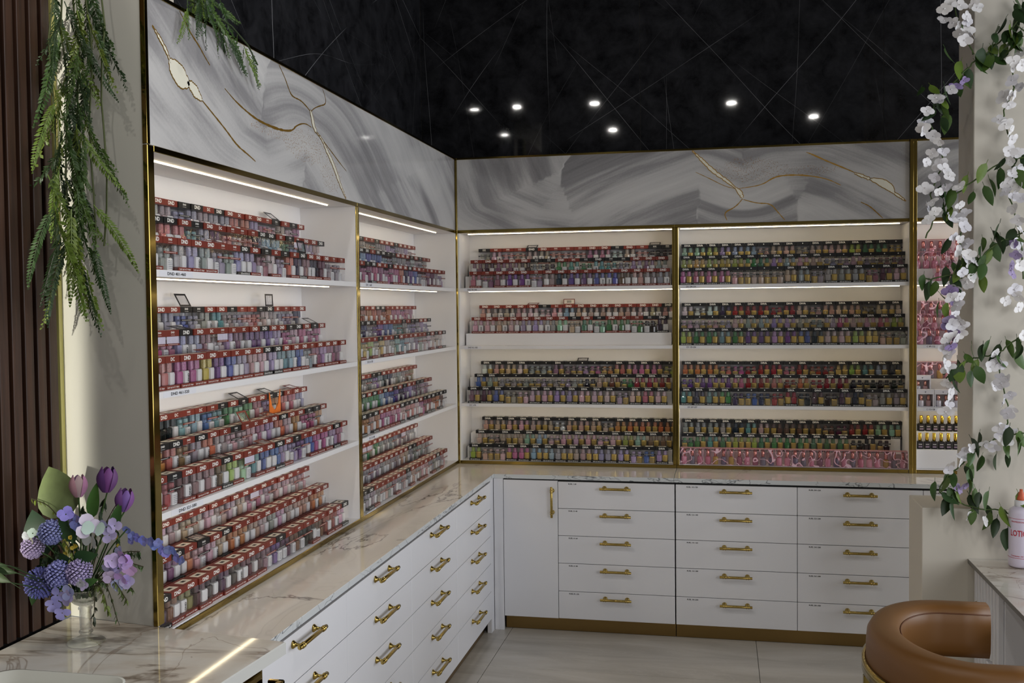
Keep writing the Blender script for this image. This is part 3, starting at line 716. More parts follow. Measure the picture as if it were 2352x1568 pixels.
def pack_plan(code, col, rnd, diva):
    """everything one pack is made of, as (part, mesh, local location, colour, child-of-previous-bottle)"""
    black = code in 'BbVx'; back = code in 'rbxq'; c = mute(PAL[col][0]); hue = 'black' if black else 'red'
    jit = lambda a: tuple(min(255, max(0, x+rnd.uniform(-12, 12))) for x in a)
    c = jit(c); out = [('lid', D[code], (0, 0, 0), None), ('clear_box', SHELL, (0, 0, 0), None)]
    out.append(('label_band', MBD[hue], (0, 0, 0), None) if back else ('base_band', FT[hue], (0, 0, 0), None))
    if code == 'q': out.append(('blank_card', CARD, (0, 0, 0), None))
    z = .0015 if back else .0125; s = rnd.choice((-1, 1)) if (back or rnd.random() < .3) else -1
    f = 1 if diva else 0
    other = (('goldl' if back else 'gold') if diva else ('pearll' if back else rnd.choice(('pearl', 'pearl', 'pearlw'))))
    ang = rnd.uniform(-.12, .12)
    out.append(('bottle', BOT['tint%d' % f], (s*.0178, 0, z), lin(c), ang))
    out.append(('cap', CAP[f], (s*.0178, 0, z), lin(lighten(c, .18)), ang))
    out.append(('bottle', BOT[other], (-s*.0178, 0, z), (1, 1, 1, 1), -ang))
    out.append(('cap', CAP[f], (-s*.0178, 0, z), lin(lighten(c, .24)), -ang))
    return out
FLAPS = {}
def place_pack(loc, rz, sx, code, col, label, group, diva, fl=None):
    e = empty('gold_duo_pack' if diva else 'polish_duo_pack', loc, rz, label=label, cat='gold duo' if diva else 'polish pack', group=group); e.scale = (sx, 1, 1)
    last = None
    for it in pack_plan(code, col, rp, diva):
        nm, me, l, c = it[:4]
        if nm == 'cap':
            o = put(nm, me, last, (0, 0, 0), c)
        else:
            o = put(nm, me, e, l, c)
            if nm == 'bottle': o.rotation_euler[2] = it[4]; last = o
    if fl:
        hue = 'black' if code in 'BbVx' else 'red'
        if fl == 'code': put('open_flap', FCODE, e, (0, -.01, BH+.0005), rot=(-.08, 0, 0))
        else: put('open_flap', FLAP[hue], e, (0, -BD/2+.002, BH+.0012), rot=(-fl, 0, 0))
    return e
RN = ('front', 'middle', 'back')
TOPS = [SH[0][1], SH[1][1], SH[2][1], ZBT]
def row_len(s): return len(s)
PITCH_L, PITCH_B, PITCH_4 = .0823, .0772, .0756
# each entry: (shelf 0-3, row 0 front..2 back, lids, colours)
BAY1 = [(0, 0, 'RrRRRrrBRbdbdBRRRrr', 'GGGVGGGVVmpGCNmNuGG'), (0, 1, 'bBBRbRdrrrBBdbqRRB', 'GlCCtGuCpCNssgstVn'), (0, 2, 'bRRbBdBRddRrbdbR', 'VGGVGGGGCCVPpnpP'),
        (1, 0, 'RdRRRddRRBBRRRrRRRR', 'oCPPyvbVnpVtsbGmVmm'), (1, 1, 'bqqBRdqddRBRRbBRbR', 'mPPVVmpVmvvvVPpPPP'), (1, 2, 'rRRbbRRbrrbBdrrR', 'dGGbGGtGGpCpGGGN'),
        (2, 0, 'RbRRRBRqRRBRbrRdRBR', 'CrummelMtbbVVvbPPVP'), (2, 1, 'RbBrBRdbrdRRBRRbbR', 'voCdGoGpppPVopoPPo'), (2, 2, 'bRdrdrbRbRRbBdRR', 'kkkssbsgMgPVoCPV'),
        (3, 0, 'BRRRRRRRRrbrrrRrRRB', 'Nedukukuumvuekkerrp'), (3, 1, 'RdBdbRBRddRddRdRRRR'[:18], 'pGmCppnoonpGpnnnoo'), (3, 2, 'RRRrRRrRRqRrRRrr', 'CpnnnpppnpPppppp')]
BAY2 = [(0, 0, 'dbBRdbRRRBRRrrRdRr', 'PPmPmPPPCNvbGGmuGV'), (0, 1, 'rdbBBdBBbbRRRbRbrd', 'ttMgsbbbsGGGGGwGGG'), (0, 2, 'bRRrbdrbRRRbRRRr', 'ooonnnnGGGVVGVVp'),
        (1, 0, 'drdbddbRrdRrrbRbRB', 'gylnyGGttGGmGppnnp'), (1, 1, 'dBrbBbrRddrbdbbRRb', 'VvVwNGvvbbttGVVGVV'), (1, 2, 'dRbrbdRBBrdRRrdd', 'uGGpCCooCooPPPPP'),
        (2, 0, 'BbBRdRRBbBBRbBBbBb', 'oonCPPPPpCCpPrrooe'), (2, 1, 'BdrBRBdBRbRbRdbbrr', 'gMGggggsbbvNvVmmpm'), (2, 2, 'RdRBRrbbRdRRRrrd', 'uuuuuGGVGNNGGGdd'),
        (3, 0, 'bBdrrrRrbRrdRrRBdr', 'GGGGpGmGpGnGppGGGp'), (3, 1, 'RRRRrRRRRRRRBbrRrr', 'GGGGGGGGGGGnnGGGGG'), (3, 2, 'brRRqqRRRRrRqRRR', 'GGGGGgGgGGGGGGGG')]
BAY3 = [(0, 0, 'drRRRrRRRdddRRRR', 'PmmvvGGNvvbbenGG'), (0, 1, 'dRRRRbbRdbBbbRRR', 'mummuGugtgttGVmG'), (0, 2, 'bdrrBRrrrRRbRrbb', 'GppnnnnppPPwnpkk'),
        (1, 1, 'RRRRRRRRbRbRdrbB', 'ppnpVVGMngMgggkk'), (1, 2, 'RRRRRbdRRRRRdRRB', 'nnnnpppsnnnnnnnn')]
BAY3D = [(2, 0, 'VVVxxVVVVVVVxVVV', 'mubGpppVVpppGpPp'), (2, 1, 'VVxxxxxxxxVVxVVV', 'bGGGGGGGGknegrrr'), (2, 2, 'VVVVxxVxxxxVVVVx', 'wnnwGGmmVPoCPPPl'),
         (3, 0, 'VxxVVVVVVVVVVxxV', 'lnpPPssGnnVVVVbV'), (3, 1, 'VxVVVVxVVVxVVVVV', 'pnnnMspppppplMdd'), (3, 2, 'VVVVVVxVVVxVVVVV', 'nnnpnnwnnnnooooo')]
BAY4 = [(0, 0, 'VVVVxxxxVVxVVVxVV', 'PPPPppnnnGGGGGmup'), (0, 1, 'VVVVVVVVVVVxxVxxx', 'lylylggVspnVVpVmm'), (0, 2, 'VVVVVVxVVqVVVVVVx'.replace('q', 'x'), 'MMlVssnnpnnpplggy'),
        (1, 0, 'VVVVVVVVVVVVVVVxx', 'lggtgvvVvbNpplynG'), (1, 1, 'xxxxVVVVVVxVVVVVV', 'pppVpGGVVGGVPppPl'), (1, 2, 'VxVVVVVxVVxVVVxVV', 'wwwNrrrrrnnnnnenn'),
        (2, 0, 'VVVVxxxxVxVxVVxVV', 'tNtgNbNrrkukuNGGG'), (2, 1, 'xVVVVVVVxVxVVxxxx', 'vvvvPrrCrorrrkkkk'), (2, 2, 'VVVxxxVVxVxxVVVVV', 'oooCPrrrPrrryltsN'),
        (3, 1, 'xVVVVVVVVVVVVxVx', 'ggtgllgggggggkkk'), (3, 2, 'VVVVVVVVVVVxxVVVV', 'GGGGNtneeeeeurrMM')]
FL1 = {(0, 0, 13): .2, (0, 2, 12): .9, (0, 0, 5): 1.35, (0, 0, 9): 1.3, (1, 2, 3): .5, (1, 2, 11): .05, (1, 1, 3): 1.35, (1, 1, 16): 1.1, (2, 2, 8): 1.1, (2, 2, 11): 1.2, (2, 0, 5): 1.4, (2, 0, 9): 1.3, (2, 1, 8): .5, (2, 1, 11): 1.3,
       (2, 2, 14): 1.3, (3, 1, 4): 1.35, (0, 1, 9): 1.3, (1, 0, 4): 1.4}
FL3 = {(0, 2, 4): 1.2, (0, 2, 14): 1.2, (1, 2, 7): 'code', (1, 2, 4): 1.35}
BAYW = {1: 'nearest left bay', 2: 'corner left bay', 3: 'bay right of corner', 4: 'centre bay'}
SHW = ('top shelf', 'second shelf', 'third shelf', 'bottom shelf')
def mk_row(bay, spec, a_start, pitch, fn, dfront, rz, sx, diva, flaps, group):
    sh, row, lids, cols = spec
    z = TOPS[sh]+.0003+row*.0752
    if row == 0: z = TOPS[sh]+.0003
    n = min(len(lids), len(cols))
    for i in range(n):
        a = a_start(row, n)+pitch*(i+.5); d = dfront+row*.092+BD/2
        code, col = lids[i], cols[i]; cw = PAL[col][1]
        lab = '%s-lidded duo, %s, %s from left, %s row, %s, %s' % ('black' if code in 'BbVx' else 'red', cw, ORD[i], RN[row], SHW[sh], BAYW[bay])
        j = rp.uniform(-.003, .003)
        place_pack(fn(a, d+j, z), rz+rp.uniform(-.012, .012), sx, code, col, lab, group, diva, flaps.get((sh, row, i)))
E_L1 = yM-.115; E_L2 = -.192
GD = 'red and black lidded polish duos'; GV = 'black lidded polish duos with gold bottles'
for sp in BAY1: mk_row(1, sp, lambda r, n: E_L1-PITCH_L*n, PITCH_L, fLeft, .018, math.pi/2, PITCH_L/BW*.985, 0, FL1, GD)
off3 = {(0, 0): .058, (0, 1): .044, (0, 2): .074, (1, 1): .046, (1, 2): .076, (2, 0): .040, (2, 1): .060, (2, 2): .082, (3, 0): .044, (3, 1): .064, (3, 2): .086}
for sp in BAY3: mk_row(3, sp, lambda r, n, s=sp: .022+off3[(s[0], s[1])], PITCH_B, fBack, .016, 0, PITCH_B/BW*.985, 0, FL3, GD)
for sp in BAY3D: mk_row(3, sp, lambda r, n, s=sp: .022+off3[(s[0], s[1])], PITCH_B, fBack, .016, 0, PITCH_B/BW*.985, 1, {(2, 2, 8): 1.2, (3, 0, 2): 1.3}, GV)
for sp in BAY4: mk_row(4, sp, lambda r, n, s=sp: xM+.024+.002*s[1], PITCH_4, fBack, .016, 0, PITCH_4/BW*.985, 1, {}, GV)

# the smaller, slanting packs beside the corner: more of the same kind, one mass
rs = random.Random(5)
def mass():
    vs, fs, mi, tc = [], [], [], []
    mats = []; idx = {}
    def slot(m):
        m2 = M['polish_m'] if m == M['polish'] else M['caps_m'] if m == M['cap'] else m
        if m2.name not in idx: idx[m2.name] = len(mats); mats.append(m2)
        return idx[m2.name]
    cache = {}
    for sh, row, lids, cols in BAY2:
        n = min(len(lids), len(cols)); z = TOPS[sh]+.0003+row*.0752
        for i in range(n):
            a = E_L2-PITCH_L*n+PITCH_L*(i+.5); d = .018+row*.092+BD/2
            T = Matrix.Translation(fLeft(a, d, z)) @ Matrix.Rotation(math.pi/2, 4, 'Z') @ Matrix.Diagonal((PITCH_L/BW*.985, 1, 1, 1))
            prev = None
            for it in pack_plan(lids[i], cols[i], rs, 0):
                nm, me, l, c = it[:4]; Q = T @ Matrix.Translation(l)
                if nm in ('bottle', 'cap'): Q = Q @ Matrix.Rotation(it[4], 4, 'Z')
                if me.name not in cache: cache[me.name] = ([v.co.copy() for v in me.vertices], [(tuple(p.vertices), p.material_index) for p in me.polygons])
                V, Fc = cache[me.name]; b = len(vs); vs += [(Q @ v)[:] for v in V]; tc += list(c or (1, 1, 1, 1))*len(V)
                for f, k in Fc: fs.append(tuple(q+b for q in f)); mi.append(slot(me.materials[k]))
    me = bpy.data.meshes.new('polish_duo_stock'); me.from_pydata(vs, [], fs)
    for m in mats: me.materials.append(m)
    me.polygons.foreach_set('material_index', mi)
    at = me.attributes.new('tint', 'FLOAT_COLOR', 'POINT'); at.data.foreach_set('color', tc); me.update()
    o = put('polish_duo_stock', me); tag(o, 'rows of red and black lidded duo packs on shelves left of the corner', 'polish pack', GD, 'stuff')
mass()

# pink ribbon packs, white card packs, gold capped gel bottles
PW, PH = .0935, .099
def pink_meshes():
    mb = MB(); x, y = PW/2, .026; vs = [(-x, -y, 0), (x, -y, 0), (x, y, 0), (-x, y, 0), (-x, -y, PH), (x, -y, PH), (x, y, PH), (-x, y, PH)]
    mb.add(vs, [(0, 1, 5, 4), (1, 2, 6, 5), (3, 0, 4, 7)]); sh = mb.mesh('printed_box', [M['pinkpack']])
    lid = MB().box(-x, x, -y, y, PH-.002, PH).mesh('lid', [simple('pink_lid', (190, 140, 146), .5)])
    bod = MB().lathe([(.0150, 0), (.0168, .003), (.0168, .038), (.015, .046), (.009, .047)], 14).mesh('bottle', [M['polish']], True)
    cap = MB().lathe([(.0085, .047), (.0100, .048), (.0095, .088), (.008, .089)], 12).mesh('cap', [M['rosegold']], True)
    return sh, lid, bod, cap
PK = pink_meshes()
def pink_pack(loc, label, cols, sx=1):
    e = empty('pink_ribbon_pack', loc, label=label, cat='polish pack', group='pink ribbon printed polish packs'); e.scale = (sx, 1, 1)
    put('printed_box', PK[0], e); put('lid', PK[1], e)
    for s, c in zip((-1, 1), cols):
        b = put('bottle', PK[2], e, (s*.024, .002, .0008), lin(c)); put('cap', PK[3], b)
rk = random.Random(21)
PKC = [(214, 150, 168), (206, 138, 158), (120, 92, 104), (98, 108, 128), (190, 120, 138), (170, 150, 60), (110, 124, 134), (222, 170, 182), (150, 96, 110)]
for i in range(14):
    pink_pack((xM+.024+PW*(i+.5)*.985, .018+.028, ZBT+.0003), 'pink ribbon printed polish pack, %s from left on the lowest centre shelf' % ORD[i], (rk.choice(PKC[:2]+PKC), rk.choice(PKC)), .985)
X5 = xR+.026
for sh, rows in ((0, (0, 1, 2)), (1, (0, 1, 2)), (2, (2,))):
    for row in rows:
        for i in range(3):
            if sh == 0 and row == 0 and i == 0: continue
            pink_pack((X5+PW*(i+.5), .018+row*.092+.028, TOPS[sh]+.0003+row*.0752), 'pink ribbon printed polish pack by the column, %s from gold post, %s row, %s' % (ORD[i], RN[row], SHW[sh]), (rk.choice(PKC), rk.choice(PKC)))
def card_pack_meshes():
    mb = MB(); x, y = .046, .025; h = .10
    mb.box(-x, x, -y, y, 0, .004).box(-x, x, -y, y, .074, h).box(-x, -x+.006, -y, y, .004, .074).box(x-.006, x, -y, y, .004, .074)
    mb.box(-x+.006, x-.006, y-.002, y, .004, .074)
    mb.lathe([(.006, 0), (.0045, -.0006)], 3, (0, -y, .087), 1, axis='y')
    return mb.mesh('card_box', [simple('white_card', (214, 210, 214), .5), M['greydev']])
CP = card_pack_meshes()
for row, xs_ in ((0, (0, 1, 2)), (1, (0, 2))):
    for i in xs_:
        e = empty('white_card_pack', (X5+.0945*(i+.5), .018+row*.092+.028, TOPS[2]+.0003+row*.0752), label='white card polish pack with rose gold caps, %s from gold post, %s row' % (ORD[i], RN[row]), cat='polish pack', group='white card polish packs')
        put('card_box', CP, e)
        for s, c in ((-1, (206, 200, 206)), (1, (176, 140, 140))):
            b = put('bottle', PK[2], e, (s*.020, -.002, .0042), lin(c), scale=(.85, .85, .72)); put('cap', PK[3], b)
e = empty('display_plinth', (X5, .05, ZBT), label='white stepped plinth carrying gold-capped bottles on the lowest right shelf', cat='plinth')
part('plinth_step', MB().bbox(xR+.024, 3.97, .045, .262, ZBT+.0005, ZBT+.110, .001), M['shelfwhite'], e)
part('plinth_step', MB().bbox(xR+.024, 3.97, .150, .262, ZBT+.110, ZBT+.200, .001), M['shelfwhite'], e)
GB = MB().bbox(-.0165, .0165, -.0165, .0165, 0, .044, .003).mesh('bottle', [M['blackcard']])
GL = MB().box(-.0125, .0125, -.0170, -.0166, .006, .038).box(-.010, .010, -.0174, -.0170, .009, .017, 1).box(-.009, .009, -.0174, -.0170, .026, .029, 2).mesh('label', [simple('charcoal_label', (58, 52, 56), .4), simple('lilac_patch', (150, 130, 150), .5), M['print']])
GC = MB().lathe([(.0075, .044), (.0095, .0455), (.0090, .091), (.008, .092)], 14).mesh('cap', [M['capgold']], True)
for row, (d, z) in enumerate(((.085, ZBT+.1103), (.195, ZBT+.2003))):
    for i in range(7):
        e = empty('gel_bottle', (xR+.043+.0385*i+(.012 if row == 0 else 0), d, z), label='black square gel bottle with gold cap, %s from gold post, %s row' % (ORD[i], ('front', 'back')[row]), cat='gel bottle', group='gold capped gel bottles')
        put('bottle', GB, e); put('label', GL, e); put('cap', GC, e)
# orange cat-eared card standing in front of the third-shelf back row
mb = MB(); y0 = -2.245; z0 = SH[2][1]+.0; pts = [(-.052, .158), (-.050, .262), (-.028, .205), (.0, .185), (.030, .208), (.052, .268), (.052, .158)]
f = [fLeft(y0+a, .178, SH[1][1]-SH[1][1]+SH[2][1]+h-.0) for a, h in pts]; g = [fLeft(y0+a, .181, SH[2][1]+h) for a, h in pts]
n = len(pts)
mb.add(f+g, [tuple(range(n)), tuple(range(2*n-1, n-1, -1))]+[(i, (i+1) % n, n+(i+1) % n, n+i) for i in range(n)])
single('eared_card', mb, simple('orange_card', (226, 120, 44), .45), fLeft(y0, .18, SH[2][1]+.158), label='orange cat-eared card standing among packs on the third left shelf', cat='card')
GAR = {
'A': dict(stem=[(2.874, -1.464, 3.138), (2.824, -1.466, 3.051), (2.757, -1.462, 2.975), (2.688, -1.466, 2.932), (2.645, -1.467, 2.889), (2.586, -1.462, 2.829), (2.518, -1.453, 2.751), (2.474, -1.455, 2.651)],
 leaf=[(2.775, -1.457, 3.038), (2.802, -1.484, 3.066), (2.832, -1.468, 3.023), (2.845, -1.481, 3.099), (2.785, -1.486, 2.985), (2.75, -1.49, 3.004), (2.811, -1.484, 2.966), (2.854, -1.449, 2.99), (2.742, -1.454, 2.968), (2.776, -1.455, 2.939), (2.716, -1.455, 2.961), (2.683, -1.485, 2.946), (2.659, -1.48, 2.922), (2.628, -1.464, 2.9), (2.647, -1.458, 2.872), (2.614, -1.452, 2.848), (2.588, -1.451, 2.822), (2.554, -1.491, 2.797), (2.533, -1.465, 2.785), (2.481, -1.461, 2.807), (2.445, -1.47, 2.798), (2.512, -1.486, 2.736), (2.541, -1.471, 2.728), (2.494, -1.491, 2.699), (2.581, -1.448, 2.685), (2.554, -1.452, 2.667), (2.756, -1.468, 2.91), (2.82, -1.48, 3.101), (2.811, -1.45, 3.129), (2.568, -1.466, 2.737), (2.861, -1.451, 3.061), (2.835, -1.453, 3.081), (2.789, -1.47, 3.016), (2.813, -1.474, 3.004), (2.841, -1.465, 3.041), (2.856, -1.473, 2.956), (2.793, -1.487, 3.038), (2.761, -1.48, 2.979), (2.785, -1.454, 2.966), (2.817, -1.493, 2.981), (2.841, -1.493, 3.123), (2.832, -1.464, 3.15), (2.854, -1.481, 3.009), (2.722, -1.468, 2.93), (2.746, -1.471, 2.936), (2.668, -1.478, 2.894), (2.607, -1.445, 2.878)],
 flo=[(2.508, -1.505, 2.76), (2.527, -1.494, 2.752), (2.473, -1.505, 2.707), (2.469, -1.483, 2.665), (2.457, -1.501, 2.64), (2.57, -1.497, 2.795)], vio=[(2.624, -1.468, 2.835), (2.589, -1.489, 2.805)]),
'W1': dict(stem=[(2.585, -1.459, 3.215), (2.595, -1.454, 3.124), (2.622, -1.466, 3.064), (2.639, -1.467, 3.008), (2.662, -1.464, 2.943)],
 leaf=[(2.543, -1.457, 2.962)],
 flo=[(2.562, -1.484, 3.158), (2.601, -1.503, 3.143), (2.659, -1.498, 3.147), (2.669, -1.506, 3.126), (2.63, -1.492, 3.097), (2.539, -1.513, 3.13), (2.543, -1.48, 3.088), (2.583, -1.47, 3.08), (2.601, -1.467, 3.065), (2.607, -1.478, 3.029), (2.636, -1.467, 3.041), (2.617, -1.514, 2.994), (2.637, -1.501, 3.0), (2.656, -1.467, 3.025), (2.637, -1.476, 3.079)], vio=[]),
'W2': dict(stem=[(2.496, -1.461, 2.658), (2.528, -1.453, 2.575), (2.553, -1.458, 2.499), (2.519, -1.455, 2.426), (2.491, -1.463, 2.352), (2.517, -1.465, 2.267), (2.478, -1.461, 2.176)],
 leaf=[(2.551, -1.488, 2.366)],
 flo=[(2.458, -1.496, 2.627), (2.507, -1.467, 2.607), (2.524, -1.498, 2.577), (2.533, -1.515, 2.529), (2.493, -1.513, 2.527), (2.47, -1.507, 2.492), (2.529, -1.476, 2.483), (2.545, -1.497, 2.461), (2.506, -1.5, 2.425), (2.56, -1.51, 2.427), (2.473, -1.466, 2.386), (2.55, -1.494, 2.38), (2.496, -1.505, 2.32), (2.477, -1.512, 2.246), (2.505, -1.512, 2.282), (2.518, -1.507, 2.365), (2.479, -1.481, 2.304)], vio=[]),
'W3': dict(stem=[(2.85, -1.466, 2.977), (2.816, -1.467, 2.888), (2.827, -1.46, 2.798), (2.805, -1.464, 2.753), (2.778, -1.452, 2.674), (2.809, -1.466, 2.597), (2.82, -1.46, 2.525), (2.83, -1.456, 2.433), (2.798, -1.461, 2.361), (2.835, -1.452, 2.287), (2.856, -1.46, 2.139), (2.864, -1.464, 1.991)],
 leaf=[],
 flo=[(2.842, -1.494, 2.934), (2.812, -1.513, 2.895), (2.809, -1.494, 2.873), (2.845, -1.503, 2.878), (2.815, -1.471, 2.824), (2.848, -1.473, 2.794), (2.777, -1.49, 2.755), (2.793, -1.513, 2.756), (2.812, -1.502, 2.754), (2.796, -1.503, 2.718), (2.757, -1.505, 2.657), (2.782, -1.503, 2.638), (2.808, -1.472, 2.615), (2.807, -1.508, 2.572), (2.794, -1.512, 2.527), (2.835, -1.469, 2.523), (2.808, -1.487, 2.485), (2.844, -1.465, 2.45), (2.811, -1.495, 2.429), (2.801, -1.47, 2.396), (2.84, -1.482, 2.375), (2.791, -1.475, 2.359), (2.825, -1.478, 2.34), (2.847, -1.49, 2.328), (2.816, -1.51, 2.282), (2.835, -1.504, 2.237), (2.853, -1.471, 2.193), (2.836, -1.47, 2.139), (2.859, -1.469, 2.102), (2.841, -1.498, 2.046), (2.826, -1.482, 1.946), (2.845, -1.475, 1.918), (2.792, -1.483, 1.9), (2.845, -1.474, 1.872)], vio=[(2.826, -1.479, 2.138), (2.814, -1.472, 2.047), (2.82, -1.471, 2.01), (2.831, -1.492, 2.092)]),
'B': dict(stem=[(2.881, -1.453, 2.501), (2.779, -1.453, 2.491), (2.69, -1.467, 2.428), (2.633, -1.452, 2.386), (2.572, -1.453, 2.332), (2.519, -1.457, 2.277)],
 leaf=[(2.718, -1.493, 2.46), (2.754, -1.45, 2.437), (2.711, -1.489, 2.397), (2.652, -1.447, 2.419), (2.692, -1.462, 2.37), (2.642, -1.492, 2.344), (2.582, -1.487, 2.36), (2.535, -1.463, 2.31), (2.543, -1.467, 2.265), (2.584, -1.458, 2.29), (2.559, -1.449, 2.379), (2.788, -1.484, 2.482), (2.828, -1.495, 2.429), (2.857, -1.449, 2.497), (2.769, -1.494, 2.44), (2.831, -1.451, 2.507)],
 flo=[(2.603, -1.509, 2.38), (2.577, -1.475, 2.256)], vio=[]),
'W4': dict(stem=[(2.624, -1.455, 2.33), (2.616, -1.454, 2.275), (2.632, -1.459, 2.218), (2.608, -1.454, 2.145), (2.649, -1.465, 2.069), (2.625, -1.457, 1.986), (2.589, -1.463, 1.921), (2.6, -1.454, 1.847), (2.588, -1.456, 1.753), (2.559, -1.46, 1.66), (2.553, -1.46, 1.584)],
 leaf=[(2.585, -1.494, 2.152), (2.557, -1.493, 1.875)],
 flo=[(2.609, -1.485, 2.309), (2.625, -1.491, 2.271), (2.612, -1.472, 2.246), (2.627, -1.485, 2.216), (2.579, -1.508, 2.175), (2.607, -1.497, 2.164), (2.641, -1.477, 2.143), (2.6, -1.489, 2.115), (2.621, -1.514, 2.077), (2.656, -1.473, 2.087), (2.647, -1.474, 2.06), (2.613, -1.511, 2.022), (2.653, -1.488, 1.994), (2.634, -1.496, 1.976), (2.595, -1.476, 1.949), (2.607, -1.499, 1.921), (2.572, -1.503, 1.918), (2.601, -1.491, 1.88), (2.592, -1.467, 1.843), (2.605, -1.51, 1.819), (2.576, -1.509, 1.801), (2.62, -1.484, 1.8), (2.614, -1.471, 1.763), (2.593, -1.489, 1.739), (2.557, -1.493, 1.745), (2.553, -1.472, 1.698), (2.57, -1.476, 1.67), (2.545, -1.512, 1.634), (2.568, -1.471, 1.613)], vio=[(2.568, -1.495, 1.944), (2.566, -1.49, 1.819), (2.593, -1.463, 1.772), (2.559, -1.484, 1.801), (2.589, -1.465, 1.903), (2.574, -1.497, 1.708)]),
'C': dict(stem=[(2.883, -1.454, 2.197), (2.812, -1.465, 2.167), (2.761, -1.466, 2.141), (2.711, -1.46, 2.096), (2.658, -1.463, 2.051), (2.59, -1.459, 2.015), (2.521, -1.454, 1.997), (2.458, -1.457, 1.998)],
 leaf=[(2.753, -1.495, 2.209), (2.723, -1.479, 2.178), (2.777, -1.468, 2.155), (2.711, -1.471, 2.114), (2.754, -1.459, 2.099), (2.674, -1.471, 2.068), (2.695, -1.491, 2.04), (2.731, -1.483, 2.076), (2.716, -1.453, 1.994), (2.629, -1.477, 2.032), (2.572, -1.457, 2.049), (2.548, -1.446, 2.031), (2.597, -1.464, 1.992), (2.466, -1.461, 1.998), (2.475, -1.465, 1.966), (2.516, -1.479, 1.978), (2.525, -1.449, 1.919), (2.547, -1.472, 1.881), (2.807, -1.449, 2.168), (2.834, -1.48, 2.184), (2.695, -1.452, 2.152), (2.746, -1.456, 2.132), (2.649, -1.464, 2.078), (2.613, -1.473, 2.06), (2.531, -1.488, 1.968)],
 flo=[(2.672, -1.476, 2.068), (2.642, -1.497, 2.096)], vio=[]),
'D': dict(stem=[(2.885, -1.457, 1.761), (2.831, -1.466, 1.734), (2.78, -1.467, 1.678), (2.694, -1.466, 1.66), (2.636, -1.455, 1.641), (2.581, -1.465, 1.604), (2.557, -1.454, 1.546)],
 leaf=[(2.657, -1.476, 1.698), (2.694, -1.466, 1.697), (2.717, -1.477, 1.716), (2.625, -1.464, 1.656), (2.654, -1.49, 1.628), (2.605, -1.475, 1.604), (2.594, -1.448, 1.561), (2.758, -1.486, 1.652), (2.841, -1.462, 1.697), (2.854, -1.479, 1.725), (2.7, -1.48, 1.633), (2.679, -1.494, 1.606), (2.645, -1.494, 1.587), (2.62, -1.448, 1.631), (2.792, -1.454, 1.696), (2.817, -1.455, 1.715), (2.749, -1.455, 1.669), (2.854, -1.447, 1.668), (2.629, -1.487, 1.614), (2.572, -1.466, 1.594)],
 flo=[(2.748, -1.49, 1.68), (2.86, -1.486, 1.753)], vio=[]),
'W5': dict(stem=[(2.766, -1.453, 1.668), (2.775, -1.456, 1.603), (2.798, -1.453, 1.51), (2.812, -1.466, 1.437), (2.805, -1.458, 1.371)],
 leaf=[],
 flo=[(2.734, -1.481, 1.62), (2.76, -1.478, 1.638), (2.776, -1.484, 1.627), (2.779, -1.473, 1.577), (2.798, -1.5, 1.57), (2.755, -1.469, 1.534), (2.774, -1.495, 1.551), (2.811, -1.485, 1.498), (2.784, -1.47, 1.465), (2.821, -1.48, 1.439), (2.799, -1.5, 1.422)], vio=[]),
'W6': dict(stem=[(2.573, -1.464, 1.622), (2.573, -1.463, 1.547), (2.571, -1.458, 1.472), (2.558, -1.452, 1.414)],
 leaf=[],
 flo=[(2.575, -1.47, 1.604), (2.563, -1.495, 1.55), (2.57, -1.495, 1.503), (2.568, -1.474, 1.454), (2.552, -1.501, 1.429)], vio=[]),
'E': dict(stem=[(2.886, -1.461, 1.341), (2.816, -1.468, 1.326), (2.748, -1.465, 1.306), (2.697, -1.459, 1.276), (2.655, -1.457, 1.228), (2.602, -1.458, 1.17), (2.557, -1.462, 1.132), (2.533, -1.453, 1.092), (2.55, -1.458, 1.056), (2.592, -1.466, 1.03)],
 leaf=[(2.652, -1.492, 1.298), (2.709, -1.446, 1.318), (2.762, -1.446, 1.228), (2.801, -1.449, 1.23), (2.814, -1.465, 1.288), (2.856, -1.479, 1.328), (2.673, -1.49, 1.252), (2.64, -1.482, 1.194), (2.666, -1.484, 1.167), (2.613, -1.449, 1.141), (2.563, -1.45, 1.14), (2.523, -1.456, 1.102), (2.535, -1.488, 1.061), (2.58, -1.483, 1.08), (2.615, -1.48, 1.08), (2.64, -1.448, 1.047), (2.596, -1.487, 1.043), (2.664, -1.455, 1.077), (2.844, -1.461, 1.307), (2.868, -1.468, 1.289), (2.692, -1.447, 1.218), (2.623, -1.482, 1.175), (2.582, -1.469, 1.125), (2.64, -1.487, 1.12), (2.604, -1.49, 1.035), (2.818, -1.493, 1.348)],
 flo=[(2.633, -1.499, 1.262), (2.651, -1.509, 1.273), (2.608, -1.512, 1.213), (2.588, -1.465, 1.186), (2.567, -1.501, 1.176), (2.625, -1.47, 1.229), (2.719, -1.48, 1.289), (2.745, -1.478, 1.28), (2.778, -1.482, 1.323), (2.79, -1.467, 1.359), (2.812, -1.471, 1.345), (2.77, -1.479, 1.354), (2.794, -1.487, 1.309)], vio=[(2.635, -1.47, 1.107), (2.609, -1.469, 1.093)]),
'F': dict(stem=[(2.585, -1.459, 1.038), (2.646, -1.46, 1.021), (2.715, -1.466, 1.001), (2.787, -1.454, 1.009), (2.829, -1.46, 0.98)],
 leaf=[(2.691, -1.492, 1.066), (2.744, -1.487, 1.072), (2.727, -1.451, 1.006), (2.763, -1.482, 1.006), (2.657, -1.475, 0.99), (2.768, -1.461, 0.95), (2.801, -1.452, 0.977), (2.802, -1.479, 0.913), (2.738, -1.476, 0.98), (2.799, -1.474, 0.953), (2.828, -1.494, 1.07)],
 flo=[(2.653, -1.471, 0.982), (2.707, -1.514, 0.963)], vio=[]),
}
